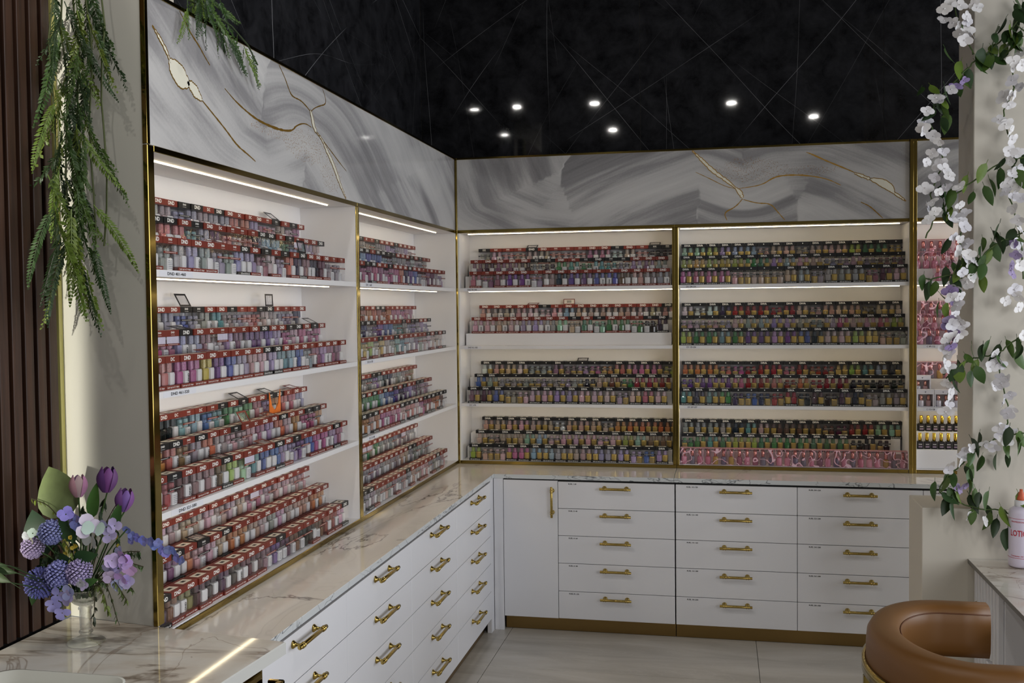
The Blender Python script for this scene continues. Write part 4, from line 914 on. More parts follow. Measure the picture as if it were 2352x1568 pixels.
FERN1 = [(-0.247, -3.488, 2.838, -22.3, 0.252), (-0.15, -3.551, 2.834, -2.4, 0.236), (-0.147, -3.476, 2.817, 11.8, 0.261), (-0.107, -3.559, 2.799, 19.7, 0.22), (-0.152, -3.48, 2.803, -13.1, 0.228), (-0.258, -3.484, 2.799, 7.2, 0.181), (-0.187, -3.536, 2.764, 23.5, 0.225), (-0.136, -3.504, 2.75, 23.4, 0.256), (-0.15, -3.535, 2.737, 0.7, 0.268), (-0.152, -3.51, 2.762, -1.1, 0.215), (-0.238, -3.479, 2.757, -27.6, 0.244), (-0.22, -3.519, 2.712, 28.7, 0.249), (-0.095, -3.568, 2.712, 6.6, 0.225), (-0.219, -3.534, 2.683, -2.4, 0.167), (-0.133, -3.531, 2.659, 18.6, 0.186), (-0.247, -3.495, 2.678, -6.4, 0.267), (-0.211, -3.5, 2.65, 10.8, 0.245), (-0.243, -3.477, 2.667, -30.9, 0.256), (-0.164, -3.486, 2.656, -6.8, 0.225), (-0.125, -3.567, 2.619, -16.1, 0.211), (-0.218, -3.494, 2.634, 24.7, 0.166), (-0.094, -3.549, 2.61, -21.7, 0.161), (-0.128, -3.559, 2.558, 23.2, 0.21), (-0.163, -3.546, 2.58, 29.4, 0.17), (-0.231, -3.513, 2.555, 28.2, 0.186), (-0.107, -3.552, 2.537, -27.3, 0.252), (-0.218, -3.549, 2.529, 15.5, 0.172), (-0.21, -3.509, 2.559, -11.7, 0.268), (-0.153, -3.474, 2.536, -21.3, 0.176), (-0.19, -3.48, 2.496, 28.7, 0.157), (-0.144, -3.55, 2.48, 20.3, 0.163), (-0.18, -3.534, 2.501, 1.9, 0.215), (-0.124, -3.555, 2.453, 15.0, 0.155), (-0.232, -3.508, 2.482, 3.6, 0.173), (-0.187, -3.551, 2.453, 11.9, 0.263), (-0.113, -3.551, 2.438, -18.8, 0.153), (-0.135, -3.566, 2.402, 26.2, 0.21), (-0.161, -3.532, 2.423, -7.6, 0.167), (-0.183, -3.567, 2.399, -4.3, 0.166), (-0.157, -3.54, 2.375, -6.1, 0.164), (-0.154, -3.517, 2.378, -2.1, 0.267), (-0.204, -3.498, 2.39, 5.2, 0.222), (-0.179, -3.566, 2.374, 17.6, 0.167), (-0.241, -3.507, 2.366, -5.0, 0.188), (-0.258, -3.474, 2.361, 9.9, 0.215), (-0.241, -3.516, 2.304, -11.2, 0.215), (-0.136, -3.558, 2.311, -19.8, 0.207), (-0.212, -3.499, 2.285, 29.2, 0.167), (-0.235, -3.562, 2.28, 18.8, 0.255), (-0.158, -3.544, 2.251, 5.5, 0.215), (-0.211, -3.523, 2.287, 21.7, 0.175), (-0.18, -3.528, 2.262, 27.5, 0.229), (-0.201, -3.527, 2.265, 20.9, 0.207), (-0.252, -3.474, 2.258, 24.6, 0.285), (-0.213, -3.569, 2.198, 24.9, 0.3), (-0.246, -3.506, 2.234, 0.1, 0.209), (-0.163, -3.564, 2.181, -0.3, 0.269), (-0.243, -3.536, 2.186, -25.6, 0.232), (-0.23, -3.474, 2.187, -24.7, 0.207), (-0.164, -3.534, 2.174, 1.8, 0.23), (-0.181, -3.553, 2.132, 1.3, 0.262), (-0.166, -3.551, 2.134, 1.7, 0.257), (-0.172, -3.537, 2.1, 13.0, 0.245), (-0.226, -3.522, 2.123, -13.4, 0.221), (-0.111, -3.53, 2.366, 28, 0.2), (-0.123, -3.53, 2.403, 30, 0.16), (-0.116, -3.53, 2.195, 38, 0.22), (-0.2, -3.53, 2.369, -42, 0.2), (-0.224, -3.53, 2.493, -25, 0.22), (-0.102, -3.53, 2.692, 25, 0.2), (-0.204, -3.53, 2.723, -35, 0.16), (-0.119, -3.53, 2.085, 10, 0.2), (-0.208, -3.53, 2.087, -20, 0.24), (-0.168, -3.53, 2.037, 12, 0.22), (-0.224, -3.53, 2.038, -15, 0.2), (-0.141, -3.53, 2.012, 25, 0.2)]
FERN2 = [(0.006, -3.149, 2.905, 9.9, 0.15), (0.023, -3.076, 2.913, -3.2, 0.097), (-0.059, -2.873, 3.013, 62.4, 0.09), (-0.038, -2.993, 2.917, 3.3, 0.158), (-0.016, -3.087, 2.938, 49.6, 0.11), (-0.05, -3.09, 2.879, -14.7, 0.09), (0.014, -3.016, 2.91, 33.0, 0.158), (0.008, -3.142, 2.907, -19.9, 0.115), (-0.011, -3.021, 2.901, 69.0, 0.12), (-0.051, -2.95, 2.95, 16.8, 0.105), (-0.047, -3.105, 2.942, 23.4, 0.142), (-0.028, -2.99, 2.869, 43.6, 0.152), (-0.05, -3.028, 2.869, 67.5, 0.152), (0.011, -3.016, 2.858, 21.3, 0.14), (0.002, -3.02, 2.895, 67.8, 0.11), (0.028, -3.178, 2.935, 39.8, 0.137), (-0.012, -3.126, 2.939, 63.3, 0.115), (0.024, -3.157, 2.89, -8.2, 0.151), (0.016, -3.225, 2.849, 24.6, 0.142), (-0.024, -3.095, 2.954, 5.2, 0.14), (0.038, -3.153, 2.854, 53.5, 0.145), (0.014, -3.024, 2.843, 13.0, 0.126), (0.03, -3.1, 2.847, 50.5, 0.137), (-0.041, -3.072, 2.9, 41.5, 0.102), (0.027, -3.244, 2.811, 9.0, 0.093), (-0.045, -2.945, 2.896, 57.6, 0.149), (-0.054, -2.978, 2.964, -14.0, 0.121), (-0.038, -2.979, 2.907, 55.8, 0.094), (-0.059, -2.959, 2.982, -1.6, 0.146), (-0.012, -3.129, 2.961, 13.2, 0.13), (0.032, -3.139, 2.852, 12.1, 0.134), (-0.05, -3.081, 2.951, 61.9, 0.114), (-0.022, -3.013, 2.865, -0.3, 0.107), (-0.053, -2.999, 2.945, 60.8, 0.135), (0.03, -3.049, 2.812, 52, 0.17), (0.03, -3.006, 2.802, 45, 0.15), (0.03, -2.961, 2.8, 48, 0.16), (0.03, -2.883, 2.791, 40, 0.15), (0.03, -2.818, 2.784, 25, 0.13), (0.03, -2.929, 2.815, 55, 0.14), (0.03, -3.253, 2.81, -10, 0.12), (0.03, -2.883, 2.783, 55, 0.1)]
# ------------------------------------------------------------------ leaves, blossoms, fronds
def leaf_mesh(name, L=1.0, W=.42, fold=.10, droop=.16, n=7, pointed=1.3):
    mb = MB(); vs = []; fs = []
    for i in range(n+1):
        t = i/n; w = W/2*math.sin(math.pi*t**.8)**(1/pointed)*(1-.15*t) if 0 < t < 1 else .004
        z = -droop*t*t
        vs += [(-w, t*L, z+fold*w), (0, t*L, z), (w, t*L, z+fold*w)]
    for i in range(n):
        a = i*3; fs += [(a, a+1, a+4, a+3), (a+1, a+2, a+5, a+4)]
    mb.add(vs, fs); mb.tube([(0, -.18, .03), (0, -.05, .01), (0, .02, 0)], .012, 4)
    return mb.mesh(name, [M['leaf']], True)
LEAF = [leaf_mesh('leaf', 1, .50, .25, .18), leaf_mesh('leaf', 1, .58, .15, .32), leaf_mesh('leaf', 1, .44, .35, .08)]
def petal_patch(mb, L, W, tilt, az, cup=.25, off=.0, mi=0, n=4, z0=0.0, tip=.75):
    vs = []; fs = []; ca, sa = math.cos(az), math.sin(az)
    for i in range(n+1):
        t = i/n; w = W/2*(math.sin(math.pi*min(1, .12+t*tip)))
        r = off+L*t*math.cos(tilt); z = z0+L*t*math.sin(tilt)-cup*L*t*t*.5
        for s in (-1, 0, 1):
            x, y, zz = r, s*w, z+abs(s)*cup*w*.6
            vs.append((x*ca-y*sa, x*sa+y*ca, zz))
    for i in range(n):
        a = i*3; fs += [(a, a+1, a+4, a+3), (a+1, a+2, a+5, a+4)]
    mb.add(vs, fs, mi)
def wisteria():
    out = []
    for sd in (1, 2, 3):
        r = random.Random(sd); mb = MB()
        for k in range(4): petal_patch(mb, .95 if k % 2 == 0 else .7, .9, r.uniform(.05, .55), k*math.pi/2+r.uniform(-.3, .3), r.uniform(.1, .5), .05)
        mb.lathe([(.07, -.05), (.12, .05), (.05, .2)], 6)
        out.append(mb.mesh('blossom', [M['petal']], True))
    return out
BLOS = wisteria()
rg = random.Random(8)
LG = [(78, 108, 42), (58, 88, 40), (42, 64, 34), (108, 134, 48), (68, 98, 48), (46, 74, 38)]
def garland(key, name, label, cat, blos=True):
    g = GAR[key]; base = g['stem'][-1]
    e = empty(name, g['stem'][0], label=label, cat=cat, group='artificial flower vines on the column'); o = Vector(g['stem'][0])
    p = smooth_poly(g['stem'], 2); jit = [(q[0]+rg.uniform(-.004, .004), q[1]+rg.uniform(-.004, .004), q[2]+rg.uniform(-.004, .004)) for q in p]
    part('vine_stem', MB().tube(jit, .0032, 6), M['stem'], e, True, lin((70, 90, 44)))
    for c in g['leaf']:
        s = rg.uniform(.066, .096)
        put('leaf', rg.choice(LEAF), e, Vector(c)-o+Vector((rg.uniform(-.02, .02), 0, .02)), lin(rg.choice(LG)), (rg.uniform(-2.3, -1.0), rg.uniform(-.5, .5), rg.uniform(-2.4, 2.4)*.6), (s, s, s))
    for lst, cols in ((g['flo'], [(232, 230, 232), (240, 238, 238), (222, 220, 226)]), (g['vio'], [(150, 132, 178), (172, 156, 196)])):
        for c in lst:
            s = rg.uniform(.027, .038)
            put('blossom', rg.choice(BLOS), e, Vector(c)-o, lin(rg.choice(cols)), (math.pi/2+rg.uniform(-.7, .7), rg.uniform(-.6, .6), rg.uniform(-1, 1)), (s, s, s))
for k, n, l, c in (('A', 'leafy_vine', 'topmost leafy vine sweeping across the column toward the black marble', 'vine'), ('B', 'leafy_vine', 'leafy vine crossing the column edge beside the marble band', 'vine'),
                   ('C', 'leafy_vine', 'leafy vine at the height of the top polish shelf', 'vine'), ('D', 'leafy_vine', 'leafy vine with dark leaf cluster beside the white card packs', 'vine'),
                   ('E', 'leafy_vine', 'lowest leafy vine curling down onto the half wall ledge', 'vine'), ('F', 'leafy_vine', 'leafy vine trailing along the half wall toward the lotion bottle', 'vine'),
                   ('W1', 'wisteria_spray', 'white wisteria spray hanging at the top of the column edge', 'flower spray'), ('W2', 'wisteria_spray', 'white wisteria spray hanging before the right marble band', 'flower spray'),
                   ('W3', 'wisteria_spray', 'long white wisteria spray hanging at the right edge of the column', 'flower spray'), ('W4', 'wisteria_spray', 'long white wisteria spray with violet blooms over the pink packs', 'flower spray'),
                   ('W5', 'wisteria_spray', 'short white wisteria spray on the column above the lowest vine', 'flower spray'), ('W6', 'wisteria_spray', 'thin fading white spray before the white card packs', 'flower spray')):
    garland(k, n, l, c)
def frond_mesh(sd, bend):
    r = random.Random(sd); mb = MB(); N = 26; pts = []
    for i in range(N+1): t = i/N; pts.append((bend*t*t*.35, 0, -t))
    mb.tube([pts[i] for i in range(0, N+1, 2)], [.009*(1-.8*i/N) for i in range(0, N+1, 2)], 4)
    for i in range(2, N+1):
        t = i/N; l = .115*math.sin(math.pi*(.18+.80*t))**.7*(1.0-.25*t)
        for s in (-1, 1):
            x, y, z = pts[i]; a = .75+r.uniform(-.12, .12); dy = r.uniform(-.04, .04); w = .016
            tip = (x+s*l*math.sin(a), y+dy, z-l*math.cos(a)); mid = (x+s*l*.5*math.sin(a), y+dy*.5, z-l*.5*math.cos(a))
            mb.add([(x, y, z), (mid[0]+w*.7*s, mid[1]+.01, mid[2]+w), tip, (mid[0]-w*.5*s, mid[1]-.004, mid[2]-w)], [(0, 1, 2, 3)])
    return mb.mesh('frond', [M['leaf']])
FROND = [frond_mesh(1, .1), frond_mesh(2, .5), frond_mesh(3, -.4), frond_mesh(4, -.1)]
rf = random.Random(17); FG = [(72, 98, 40), (56, 82, 38), (46, 68, 36), (98, 122, 44), (112, 130, 52), (38, 58, 32)]
e = empty('hanging_fern', (-.19, -3.52, 2.86), label='long hanging artificial fern in front of the slatted wood wall', cat='fern')
for k in range(5):
    x = -.25+.04*k; z1 = 2.0+.08*(k % 3)
    part('vine_stem', MB().tube([(x+.012*math.sin(q*1.7+k), -3.51+.01*math.cos(q*2+k), 2.9-(2.9-z1)*q/8) for q in range(9)], .0028, 5), M['stem'], e, True, lin((70, 78, 40)))
for x, y, z, a, L in FERN1:
    put('frond', rf.choice(FROND), e, Vector((x, y, z))-Vector((-.19, -3.52, 2.86)), lin(rf.choice(FG)), (rf.uniform(-.25, .25), -math.radians(a), rf.uniform(-.7, .7)), (L*.9, L, L))
e = empty('trailing_fern', (0, -2.95, 2.83), label='small feathery fern spilling over the top of the left marble band', cat='fern')
part('vine_stem', MB().tube([(-.02, -3.3, 2.86), (.0, -3.1, 2.86), (.02, -2.95, 2.84), (.03, -2.85, 2.80), (.03, -2.78, 2.75)], .003, 5), M['stem'], e, True, lin((52, 66, 36)))
for x, y, z, a, L in FERN2:
    put('frond', rf.choice(FROND), e, Vector((x, y, z))-Vector((0, -2.95, 2.83)), lin(rf.choice(FG[:4])), (rf.uniform(-.2, .2), -math.radians(a), math.pi/2+rf.uniform(-.5, .5)), (L*1.2, L, L))

# ------------------------------------------------------------------ vase and flowers on the reception counter
VX, VY, VZ = -.121, -3.605, .9755
e = empty('glass_vase', (VX, VY, VZ), label='footed clear glass vase holding the purple bouquet', cat='vase')
part('foot', MB().lathe([(.0, .0), (.049, .0), (.051, .004), (.046, .008), (.028, .014), (.016, .021), (.014, .026)], 32, (VX, VY, VZ), cap=False), M['glass'], e, True)
part('stem', MB().lathe([(.014, .026), (.019, .030), (.019, .034), (.0155, .037), (.0155, .045), (.0165, .07), (.0155, .092), (.019, .095), (.019, .099), (.015, .104)], 24, (VX, VY, VZ), cap=False), M['glass'], e, True)
part('bowl', MB().lathe([(.015, .104), (.030, .112), (.042, .125), (.052, .142), (.060, .152), (.066, .156), (.064, .158), (.056, .152), (.046, .138), (.034, .122), (.010, .112)], 32, (VX, VY, VZ), cap=False), M['glass'], e, True)
TOPV = Vector((VX, VY, VZ+.125))
def stem_to(e, c, col=(70, 98, 48), r=.0022):
    c = Vector(c); m = (TOPV+c)/2+Vector((0, 0, .03)); p = smooth_poly([tuple(TOPV+Vector((rg.uniform(-.02, .02), rg.uniform(-.02, .02), 0))), tuple(m), tuple(c)], 2)
    part('stem', MB().tube(p, r, 5), M['stem'], e, True, lin(col))
def tulip(c, col, h, tilt, label):
    e = empty('tulip', c, label=label, cat='flower', group='flowers in the glass vase'); stem_to(e, (c[0], c[1], c[2]-h*.5))
    for k in range(6):
        mb = MB(); vs = []; fs = []; n = 9; inner = k % 2
        for i in range(n+1):
            t = i/n; rad = h*.40*(math.sin(math.pi*(.10+.70*t))**.8)*(.90 if inner else 1); z = -h*.5+h*t*(1.0 if inner else .96)
            hw = .78*(math.sin(math.pi*min(.93, .30+.63*t))**.6)
            for s in (-1, -.5, 0, .5, 1):
                a = k*math.pi/3+.2+s*hw; vs.append((rad*math.cos(a), rad*math.sin(a), z-h*.05*abs(s)*t))
        for i in range(n):
            for j in range(4): q = i*5+j; fs.append((q, q+1, q+6, q+5))
        Rm = Matrix.Rotation(tilt, 4, 'Y'); mb.add([Vector(c)+Rm @ Vector(v) for v in vs], fs)
        part('petal', mb, M['petal'], e, True, lin(tuple(x*rg.uniform(.9, 1.08) for x in col)))
tulip((-.123, -3.62, 1.416), (196, 156, 176), .062, 0, 'pale pink tulip standing upright in the bouquet')
tulip((-.034, -3.62, 1.436), (104, 62, 116), .070, .1, 'dark purple tulip, the tallest flower in the bouquet')
tulip((.004, -3.60, 1.377), (126, 78, 140), .064, .22, 'purple tulip just below the tallest one')
def pompom(c, r, col, label, spiky=0):
    e = empty('pompom_flower', c, label=label, cat='flower', group='flowers in the glass vase'); stem_to(e, c)
    mb = MB(); N = 170 if not spiky else 230
    for i in range(N):
        z = 1-2*(i+.5)/N; a = i*2.39996; q = math.sqrt(1-z*z); d = Vector((q*math.cos(a), q*math.sin(a), z))
        if d.y > .75: continue
        up = Vector((0, 0, 1)) if abs(d.z) < .9 else Vector((1, 0, 0)); u = d.cross(up).normalized(); v = d.cross(u)
        w = r*(.15 if not spiky else .07); L0, L1 = r*.62, r*rg.uniform(.94, 1.06); t1 = Vector(c)+d*L1
        o = Vector(c)+d*L0; mb.add([o, o+u*w+d*(L1-L0)*.75, t1+v*w*.9, o-u*w+d*(L1-L0)*.75, t1-v*w*.4], [(0, 1, 2), (0, 2, 3), (1, 4, 3, 2)])
    part('bloom', mb, M['petal'], e, False, lin(col))
    part('heart', MB().lathe([(r*.1, -r*.72), (r*.55, -r*.45), (r*.70, 0), (r*.55, r*.45), (r*.1, r*.72)], 10, c), M['petal'], e, True, lin(tuple(x*.55 for x in col)))
pompom((-.185, -3.655, 1.293), .035, (168, 174, 228), 'blue-violet pompom flower in the upper left of the bouquet')
pompom((-.244, -3.655, 1.249), .032, (204, 186, 224), 'lilac pompom flower at the far left of the bouquet')
pompom((-.207, -3.675, 1.157), .044, (134, 136, 206), 'large spiky blue-violet bloom at the lower left of the bouquet', 1)
pompom((-.149, -3.675, 1.185), .037, (166, 168, 228), 'blue pompom flower low above the vase rim')
pompom((-.093, -3.670, 1.191), .036, (198, 184, 228), 'lilac pompom flower right of the blue one above the rim')
def floret_cluster(name, pts, r, col, label, nb=4, heart=(214, 190, 90)):
    e = empty(name, pts[0], label=label, cat='flower', group='flowers in the glass vase'); stem_to(e, pts[0])
    for c in pts:
        mb = MB(); tmp = MB(); n = rg.choice((nb, nb, nb+1))
        for k in range(n): petal_patch(tmp, r, r*1.15, rg.uniform(.1, .5), k*2*math.pi/n+rg.uniform(-.2, .2), .3, r*.06)
        Rm = Matrix.Translation(c) @ Matrix.Rotation(math.pi/2+rg.uniform(-.5, .5), 4, 'X') @ Matrix.Rotation(rg.uniform(-.6, .6), 4, 'Y')
        mb.add([Rm @ Vector(v) for v in tmp.v], tmp.f)
        part('floret', mb, M['petal'], e, True, lin(tuple(x*rg.uniform(.92, 1.06) for x in col)))
floret_cluster('hydrangea', [(.021+dx, -3.66+dy, 1.203+dz) for dx, dy, dz in ((0, 0, 0), (-.02, 0, .02), (.022, .0, .018), (.015, -.01, -.022), (-.018, -.01, -.02), (.0, .01, .038), (.028, .01, -.002), (.018, 0, .036), (.004, -.005, -.04), (-.03, 0, 0), (.025, .0, -.034))], .021, (208, 188, 230), 'lavender hydrangea cluster on the right of the bouquet')
floret_cluster('delphinium', [(.021+.0115*i+rg.uniform(-.006, .006), -3.62, 1.288-.0042*i+rg.uniform(-.014, .014)) for i in range(15)], .013, (134, 138, 208), 'blue delphinium spray reaching toward the red-topped packs')
floret_cluster('sweet_pea', [(-.062, -3.67, 1.315), (-.040, -3.67, 1.31), (-.05, -3.67, 1.282)], .034, (226, 224, 242), 'large white and blue-edged bloom in the middle of the bouquet', 2)
floret_cluster('sweet_pea', [(-.012, -3.66, 1.315), (-.005, -3.66, 1.292), (.012, -3.66, 1.318)], .022, (192, 188, 228), 'pale blue bloom right of the large white one', 3)
floret_cluster('sweet_pea', [(-.145, -3.69, 1.13), (-.118, -3.69, 1.125), (-.160, -3.69, 1.105), (-.132, -3.69, 1.083), (-.11, -3.69, 1.14)], .022, (178, 172, 228), 'drooping blue-violet bloom over the front of the vase', 3)
floret_cluster('sweet_pea', [(-.135, -3.66, 1.345), (-.118, -3.65, 1.332), (-.105, -3.65, 1.318)], .022, (156, 156, 224), 'blue bloom below the pale pink tulip', 3)
floret_cluster('white_blossom', [(-.232, -3.67, 1.292), (-.236, -3.67, 1.272), (-.252, -3.67, 1.282)], .014, (226, 222, 226), 'small white blossoms at the upper left of the bouquet')
floret_cluster('white_blossom', [(-.075, -3.69, 1.168), (-.062, -3.69, 1.160)], .015, (214, 208, 232), 'small white-lilac blossom just above the vase rim')
floret_cluster('yellow_filler', [(-.115+rg.uniform(-.035, .03), -3.66, 1.245+rg.uniform(-.05, .05)) for _ in range(12)]+[(.012, -3.65, 1.285), (.016, -3.65, 1.262)], .006, (206, 190, 70), 'tiny yellow filler flowers in the middle of the bouquet')
def foliage(name, items, label, col):
    e = empty(name, tuple(TOPV), label=label, cat='foliage', group='foliage in the glass vase', kind='thing')
    for (x, y, z), ang, s, w, c, roll in items:
        root = Vector((x, y, z)); part('stem', MB().tube([tuple(TOPV+Vector((rg.uniform(-.015, .015), .01, 0))), tuple((TOPV+root)/2), tuple(root)], .0018, 4), M['stem'], e, True, lin((54, 74, 40)))
        q = put('leaf', LEAF[0] if w < .6 else LEAF[1], e, root-TOPV, lin(c), None, (s*w*2, s, s))
        d = Vector((math.sin(math.radians(ang)), -.18, math.cos(math.radians(ang)))).normalized(); x_ = d.cross(Vector((0, -1, .05))).normalized(); z_ = x_.cross(d)
        Mx = Matrix((x_, d, z_)).transposed() @ Matrix.Rotation(roll, 3, 'Y'); q.rotation_euler = Mx.to_euler()
foliage('broad_leaf', [((-.165, -3.60, 1.325), -28, .15, .80, (150, 166, 110), .1)], 'broad pale green leaf standing behind the pale tulip', 0)
foliage('dark_leaves', [((-.235, -3.61, 1.215), -18, .13, .62, (40, 66, 44), .3), ((-.22, -3.63, 1.20), 205, .13, .5, (36, 58, 30), .2)], 'pair of dark rounded leaves at the left of the bouquet', 0)
foliage('green_leaves', [((-.12, -3.645, 1.265), -25, .09, .55, (52, 84, 48), .2), ((-.115, -3.66, 1.225), 80, .075, .55, (54, 92, 52), 0), ((-.075, -3.63, 1.33), 12, .10, .38, (70, 112, 46), .2), ((-.16, -3.66, 1.235), 120, .07, .5, (58, 96, 50), .3),
                        ((-.10, -3.64, 1.30), -60, .08, .45, (60, 90, 52), .1), ((-.02, -3.62, 1.29), 20, .09, .36, (60, 98, 44), .3), ((-.13, -3.68, 1.15), -80, .05, .5, (84, 128, 58), 0), ((-.075, -3.68, 1.16), 70, .05, .5, (70, 110, 52), 0)], 'glossy green leaves in the middle of the bouquet', 0)
foliage('grass_blades', [((-.225, -3.74, 1.20), -72, .20, .16, (72, 92, 60), 0), ((-.235, -3.76, 1.225), -80, .19, .12, (60, 80, 52), 0), ((-.23, -3.76, 1.18), -60, .16, .20, (88, 106, 74), 0)], 'long narrow blades reaching left across the wood slats', 0)
def twig(path, label, leafc, n, s):
    e = empty('leafy_twig', path[0], label=label, cat='foliage', group='foliage in the glass vase'); p = smooth_poly(path, 2)
    part('stem', MB().tube(p, .0014, 4), M['stem'], e, True, lin((70, 66, 40)))
    for k in range(n):
        q = p[int(3+(len(p)-4)*k/max(1, n-1))]
        put('leaf', LEAF[2], e, Vector(q)-Vector(path[0]), lin(leafc), (rg.uniform(-2.2, -.9), rg.uniform(-.4, .4), rg.uniform(-2.5, 2.5)), (s, s, s))
twig([tuple(TOPV), (-.06, -3.66, 1.17), (-.045, -3.67, 1.12), (-.052, -3.67, 1.06)], 'dark twig hanging right of the vase bowl', (46, 54, 34), 16, .018)
twig([tuple(TOPV), (-.03, -3.66, 1.18), (-.005, -3.66, 1.13), (.014, -3.66, 1.06)], 'green twig hanging furthest down beside the end panel', (76, 98, 52), 18, .016)
twig([tuple(TOPV), (-.02, -3.65, 1.21), (.02, -3.65, 1.17), (.055, -3.65, 1.145)], 'bushy green twig under the lavender cluster', (84, 106, 50), 22, .018)
twig([tuple(TOPV), (-.01, -3.64, 1.24), (.04, -3.64, 1.215), (.082, -3.64, 1.205)], 'green twig pointing at the gold trim', (70, 96, 46), 14, .016)
twig([tuple(TOPV), (-.15, -3.63, 1.28), (-.20, -3.63, 1.36), (-.262, -3.63, 1.378)], 'thin branch with yellow-green buds at the upper left of the bouquet', (150, 168, 60), 10, .016)
twig([tuple(TOPV), (-.05, -3.62, 1.30), (-.02, -3.61, 1.36), (.012, -3.61, 1.395)], 'budding stem between the two purple tulips', (66, 88, 46), 14, .016)
twig([tuple(TOPV), (-.13, -3.67, 1.20), (-.11, -3.67, 1.24), (-.135, -3.67, 1.275)], 'feathery yellow-green twig in the bouquet centre', (120, 136, 52), 24, .015)

for k, (pa, lab, colr, n_, s_) in enumerate((([(-.08, -3.63, 1.24), (-.06, -3.62, 1.33), (-.05, -3.61, 1.38)], 'dark leafy sprig behind the large white bloom', (40, 62, 38), 26, .026),
        ([(-.16, -3.63, 1.20), (-.20, -3.62, 1.22), (-.25, -3.62, 1.21)], 'dark leafy sprig between the left pompoms', (38, 58, 34), 24, .026),
        ([(-.02, -3.64, 1.19), (.0, -3.63, 1.25), (-.01, -3.62, 1.30)], 'leafy sprig between the white bloom and the lavender cluster', (58, 84, 44), 26, .024),
        ([(-.03, -3.68, 1.17), (-.01, -3.68, 1.135), (.0, -3.68, 1.09)], 'yellow-green feathery sprig spilling below the lavender cluster', (108, 122, 56), 30, .018),
        ([(-.13, -3.64, 1.18), (-.14, -3.63, 1.24), (-.13, -3.62, 1.30)], 'leafy sprig in the shaded heart of the bouquet', (48, 72, 40), 26, .026),
        ([(-.22, -3.65, 1.14), (-.20, -3.63, 1.10), (-.185, -3.62, 1.09)], 'dark leafy sprig under the spiky bloom', (36, 54, 32), 16, .022),
        ([(-.17, -3.64, 1.22), (-.19, -3.63, 1.27), (-.17, -3.62, 1.33)], 'leafy sprig under the broad pale leaf', (52, 76, 42), 26, .030),
        ([(-.04, -3.63, 1.22), (.02, -3.62, 1.24), (.06, -3.62, 1.24)], 'leafy sprig under the delphinium spray', (60, 86, 44), 24, .024),
        ([(-.10, -3.64, 1.22), (-.09, -3.63, 1.29), (-.11, -3.62, 1.36)], 'leafy sprig between the pale and dark tulips', (50, 78, 40), 26, .028),
        ([(.0, -3.67, 1.19), (.03, -3.67, 1.15), (.05, -3.67, 1.12)], 'feathery sprig hanging below the lavender cluster, furthest right', (96, 112, 54), 26, .018))):
    twig([tuple(TOPV)]+pa, lab, colr, n_, s_)

# ------------------------------------------------------------------ tan barrel chair
def chair():
    cx, cy, z0, z1, rx, ry, th, xe = 2.39, -2.56, .62, .812, .300, .392, .115, 2.545
    e = empty('barrel_chair', (cx, cy, 0), label='tan leather barrel chair with gold frame at the manicure desk', cat='chair')
    path = []; N = 40
    path += [((xe, cy+ry), (0, 1)), ((cx+.06, cy+ry), (0, 1))]
    for i in range(N+1):
        a = math.pi/2+math.pi*i/N; path.append(((cx+rx*math.cos(a), cy+ry*math.sin(a)), (math.cos(a)*ry, math.sin(a)*rx)))
    path += [((cx+.06, cy-ry), (0, -1)), ((xe, cy-ry), (0, -1))]
    prof = []   # rounded pad section: (inward offset, z)
    for k in range(20):
        a = 2*math.pi*k/20; m = (abs(math.cos(a))**4+abs(math.sin(a))**4)**-.25
        prof.append((th/2-th/2*math.cos(a)*m, (z0+z1)/2+(z1-z0)/2*math.sin(a)*m))
    def sweep(prof, name, mat, ins=0):
        mb = MB(); n = len(prof); vs = []
        for (px, py), nn in path:
            L = math.hypot(*nn); ux, uy = nn[0]/L, nn[1]/L
            vs += [(px-ux*(o+ins), py-uy*(o+ins), z) for o, z in prof]
        m = len(path); fs = [(i*n+k, i*n+(k+1) % n, (i+1)*n+(k+1) % n, (i+1)*n+k) for i in range(m-1) for k in range(n)]
        fs += [tuple(range(n-1, -1, -1)), tuple((m-1)*n+k for k in range(n))]
        mb.add(vs, fs); return part(name, mb, mat, e, True)
    pad = sweep(prof, 'back_pad', M['leather'])
    bead = lambda o, z, r=.0022: [(o+r*math.cos(2*math.pi*k/6), z+r*math.sin(2*math.pi*k/6)) for k in range(6)]
    s1 = sweep(bead(th*.965, z1-.026), 'piping', M['leatherdark']); s1.parent = pad
    s2 = sweep(bead(.0035, z1-.055, .0018), 'piping', M['leatherdark']); s2.parent = pad
    sweep([(-.014, z0+.035), (.002, z0+.035), (.002, z0+.075), (-.014, z0+.075)], 'gold_rail', M['gold'])
    sweep([(-.012, .30), (.004, .30), (.004, .325), (-.012, .325)], 'gold_rail', M['gold'])
    for i in range(5, 40, 6):
        (px, py), nn = path[i]; L = math.hypot(*nn); ux, uy = nn[0]/L, nn[1]/L
        part('gold_post', MB().bbox(px-ux*-.004-.012, px-ux*-.004+.012, py-uy*-.004-.012, py-uy*-.004+.012, .0, z0-.028, .002), M['gold'], e)
    mb = MB(); ring = []
    for z, s in ((.36, .92), (.365, .97), (.45, .98), (.475, .95), (.485, .80)):
        ring.append([(cx+.03+(rx-.02)*s*math.cos(2*math.pi*k/28)*1.05, cy+(ry-.02)*s*math.sin(2*math.pi*k/28), z) for k in range(28)])
    mb.add([p for r in ring for p in r], [(j*28+k, j*28+(k+1) % 28, (j+1)*28+(k+1) % 28, (j+1)*28+k) for j in range(4) for k in range(28)]+[tuple(range(4*28, 5*28)), tuple(range(27, -1, -1))])
    part('seat_cushion', mb, M['leather'], e, True)
chair()
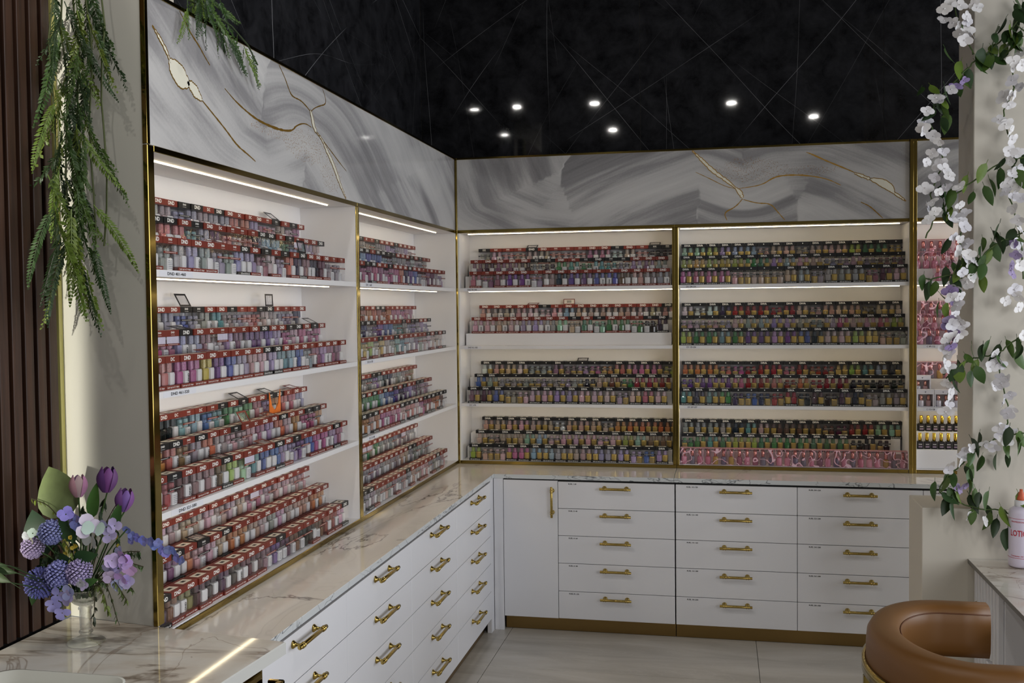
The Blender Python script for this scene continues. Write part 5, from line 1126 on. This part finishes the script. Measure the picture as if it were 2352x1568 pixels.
# ------------------------------------------------------------------ manicure desk, lotion bottle, small device
e = empty('manicure_desk', (2.665, -1.402, 0), label='manicure desk with veined marble top and white fluted pedestal against the half wall', cat='desk')
t = slab('desk_top', [(2.665, -2.75), (3.35, -2.75), (3.35, -1.402), (2.665, -1.402)], .757, .775, [M['calacatta'], simple('desk_edge', (112, 108, 102), .4)])
t.parent = e; t.location = Vector(t.location)-Vector((2.665, -1.402, 0)); WL[t.name] = Vector((2.665, -1.402, 0))
ped = part('pedestal', MB().bbox(2.715, 3.3, -1.80, -1.404, .0, .756, .002), M['white'], e)
for k in range(8):
    y = -1.412-.050*k
    part('flute', MB().bbox(2.690, 2.716, y-.030, y, .42, .735, .004), M['white'], ped)
    part('flute', MB().bbox(2.690, 2.716, y-.030, y, .02, .40, .004), M['white'], ped)
part('modesty_panel', MB().bbox(2.95, 2.968, -2.70, -1.80, .05, .756, .002), M['white'], e)
part('hook', MB().tube([(2.692, -1.45, .60), (2.675, -1.452, .595), (2.668, -1.455, .58), (2.672, -1.458, .565), (2.68, -1.46, .57)], .004, 6), M['gold'], e, True)
lx, ly, lz = 2.852, -1.503, .7755
e = empty('lotion_bottle', (lx, ly, lz), label='white lotion bottle with orange nozzle standing on the marble desk', cat='bottle')
part('body', MB().lathe([(.040, 0), (.047, .004), (.048, .01), (.048, .225), (.044, .243), (.032, .252), (.026, .255)], 32, (lx, ly, lz)), M['lotion'], e, True)
part('cap', MB().lathe([(.024, .255), (.026, .257), (.026, .278), (.022, .283)], 24, (lx, ly, lz)), M['white'], e, True)
part('nozzle', MB().lathe([(.019, .283), (.016, .293), (.012, .298), (.011, .312), (.007, .318), (.006, .328)], 16, (lx, ly, lz)), M['orange'], e, True)
def curved_text(mb, body, cx_, z, w, h, r):
    vs, fs, asp = text_geo(body, .02); out = []
    for x, y in vs:
        a = -math.pi/2+cx_+x*w/r; out.append((lx+r*math.cos(a), ly+r*math.sin(a), lz+z+y*h/asp))
    mb.add(out, fs)
for body, z, w, h in (('LOTION', .148, .087, .026), ('PROFESSIONAL USE', .196, .080, .006), ('Contents: 16 FL. OZ.', .052, .080, .006)):
    mb = MB(); curved_text(mb, body, -.266, z, w, h, .0485); part('lettering', mb, M['inkred'], e)
for z in (.208, .042): part('printed_line', MB().lathe([(.0484, z), (.0486, z), (.0486, z+.0015), (.0484, z+.0015)], 32, (lx, ly, lz), cap=False), M['inkred'], e)
e = empty('nail_device', (2.90, -1.62, .7755), label='small grey device lying on the marble desk at the picture edge', cat='device')
part('device_body', MB().bbox(2.865, 2.96, -1.66, -1.59, .7755, .792, .004), M['greydev'], e)
part('device_lid', MB().bbox(2.87, 2.955, -1.655, -1.595, .792, .797, .002), M['white'], e)
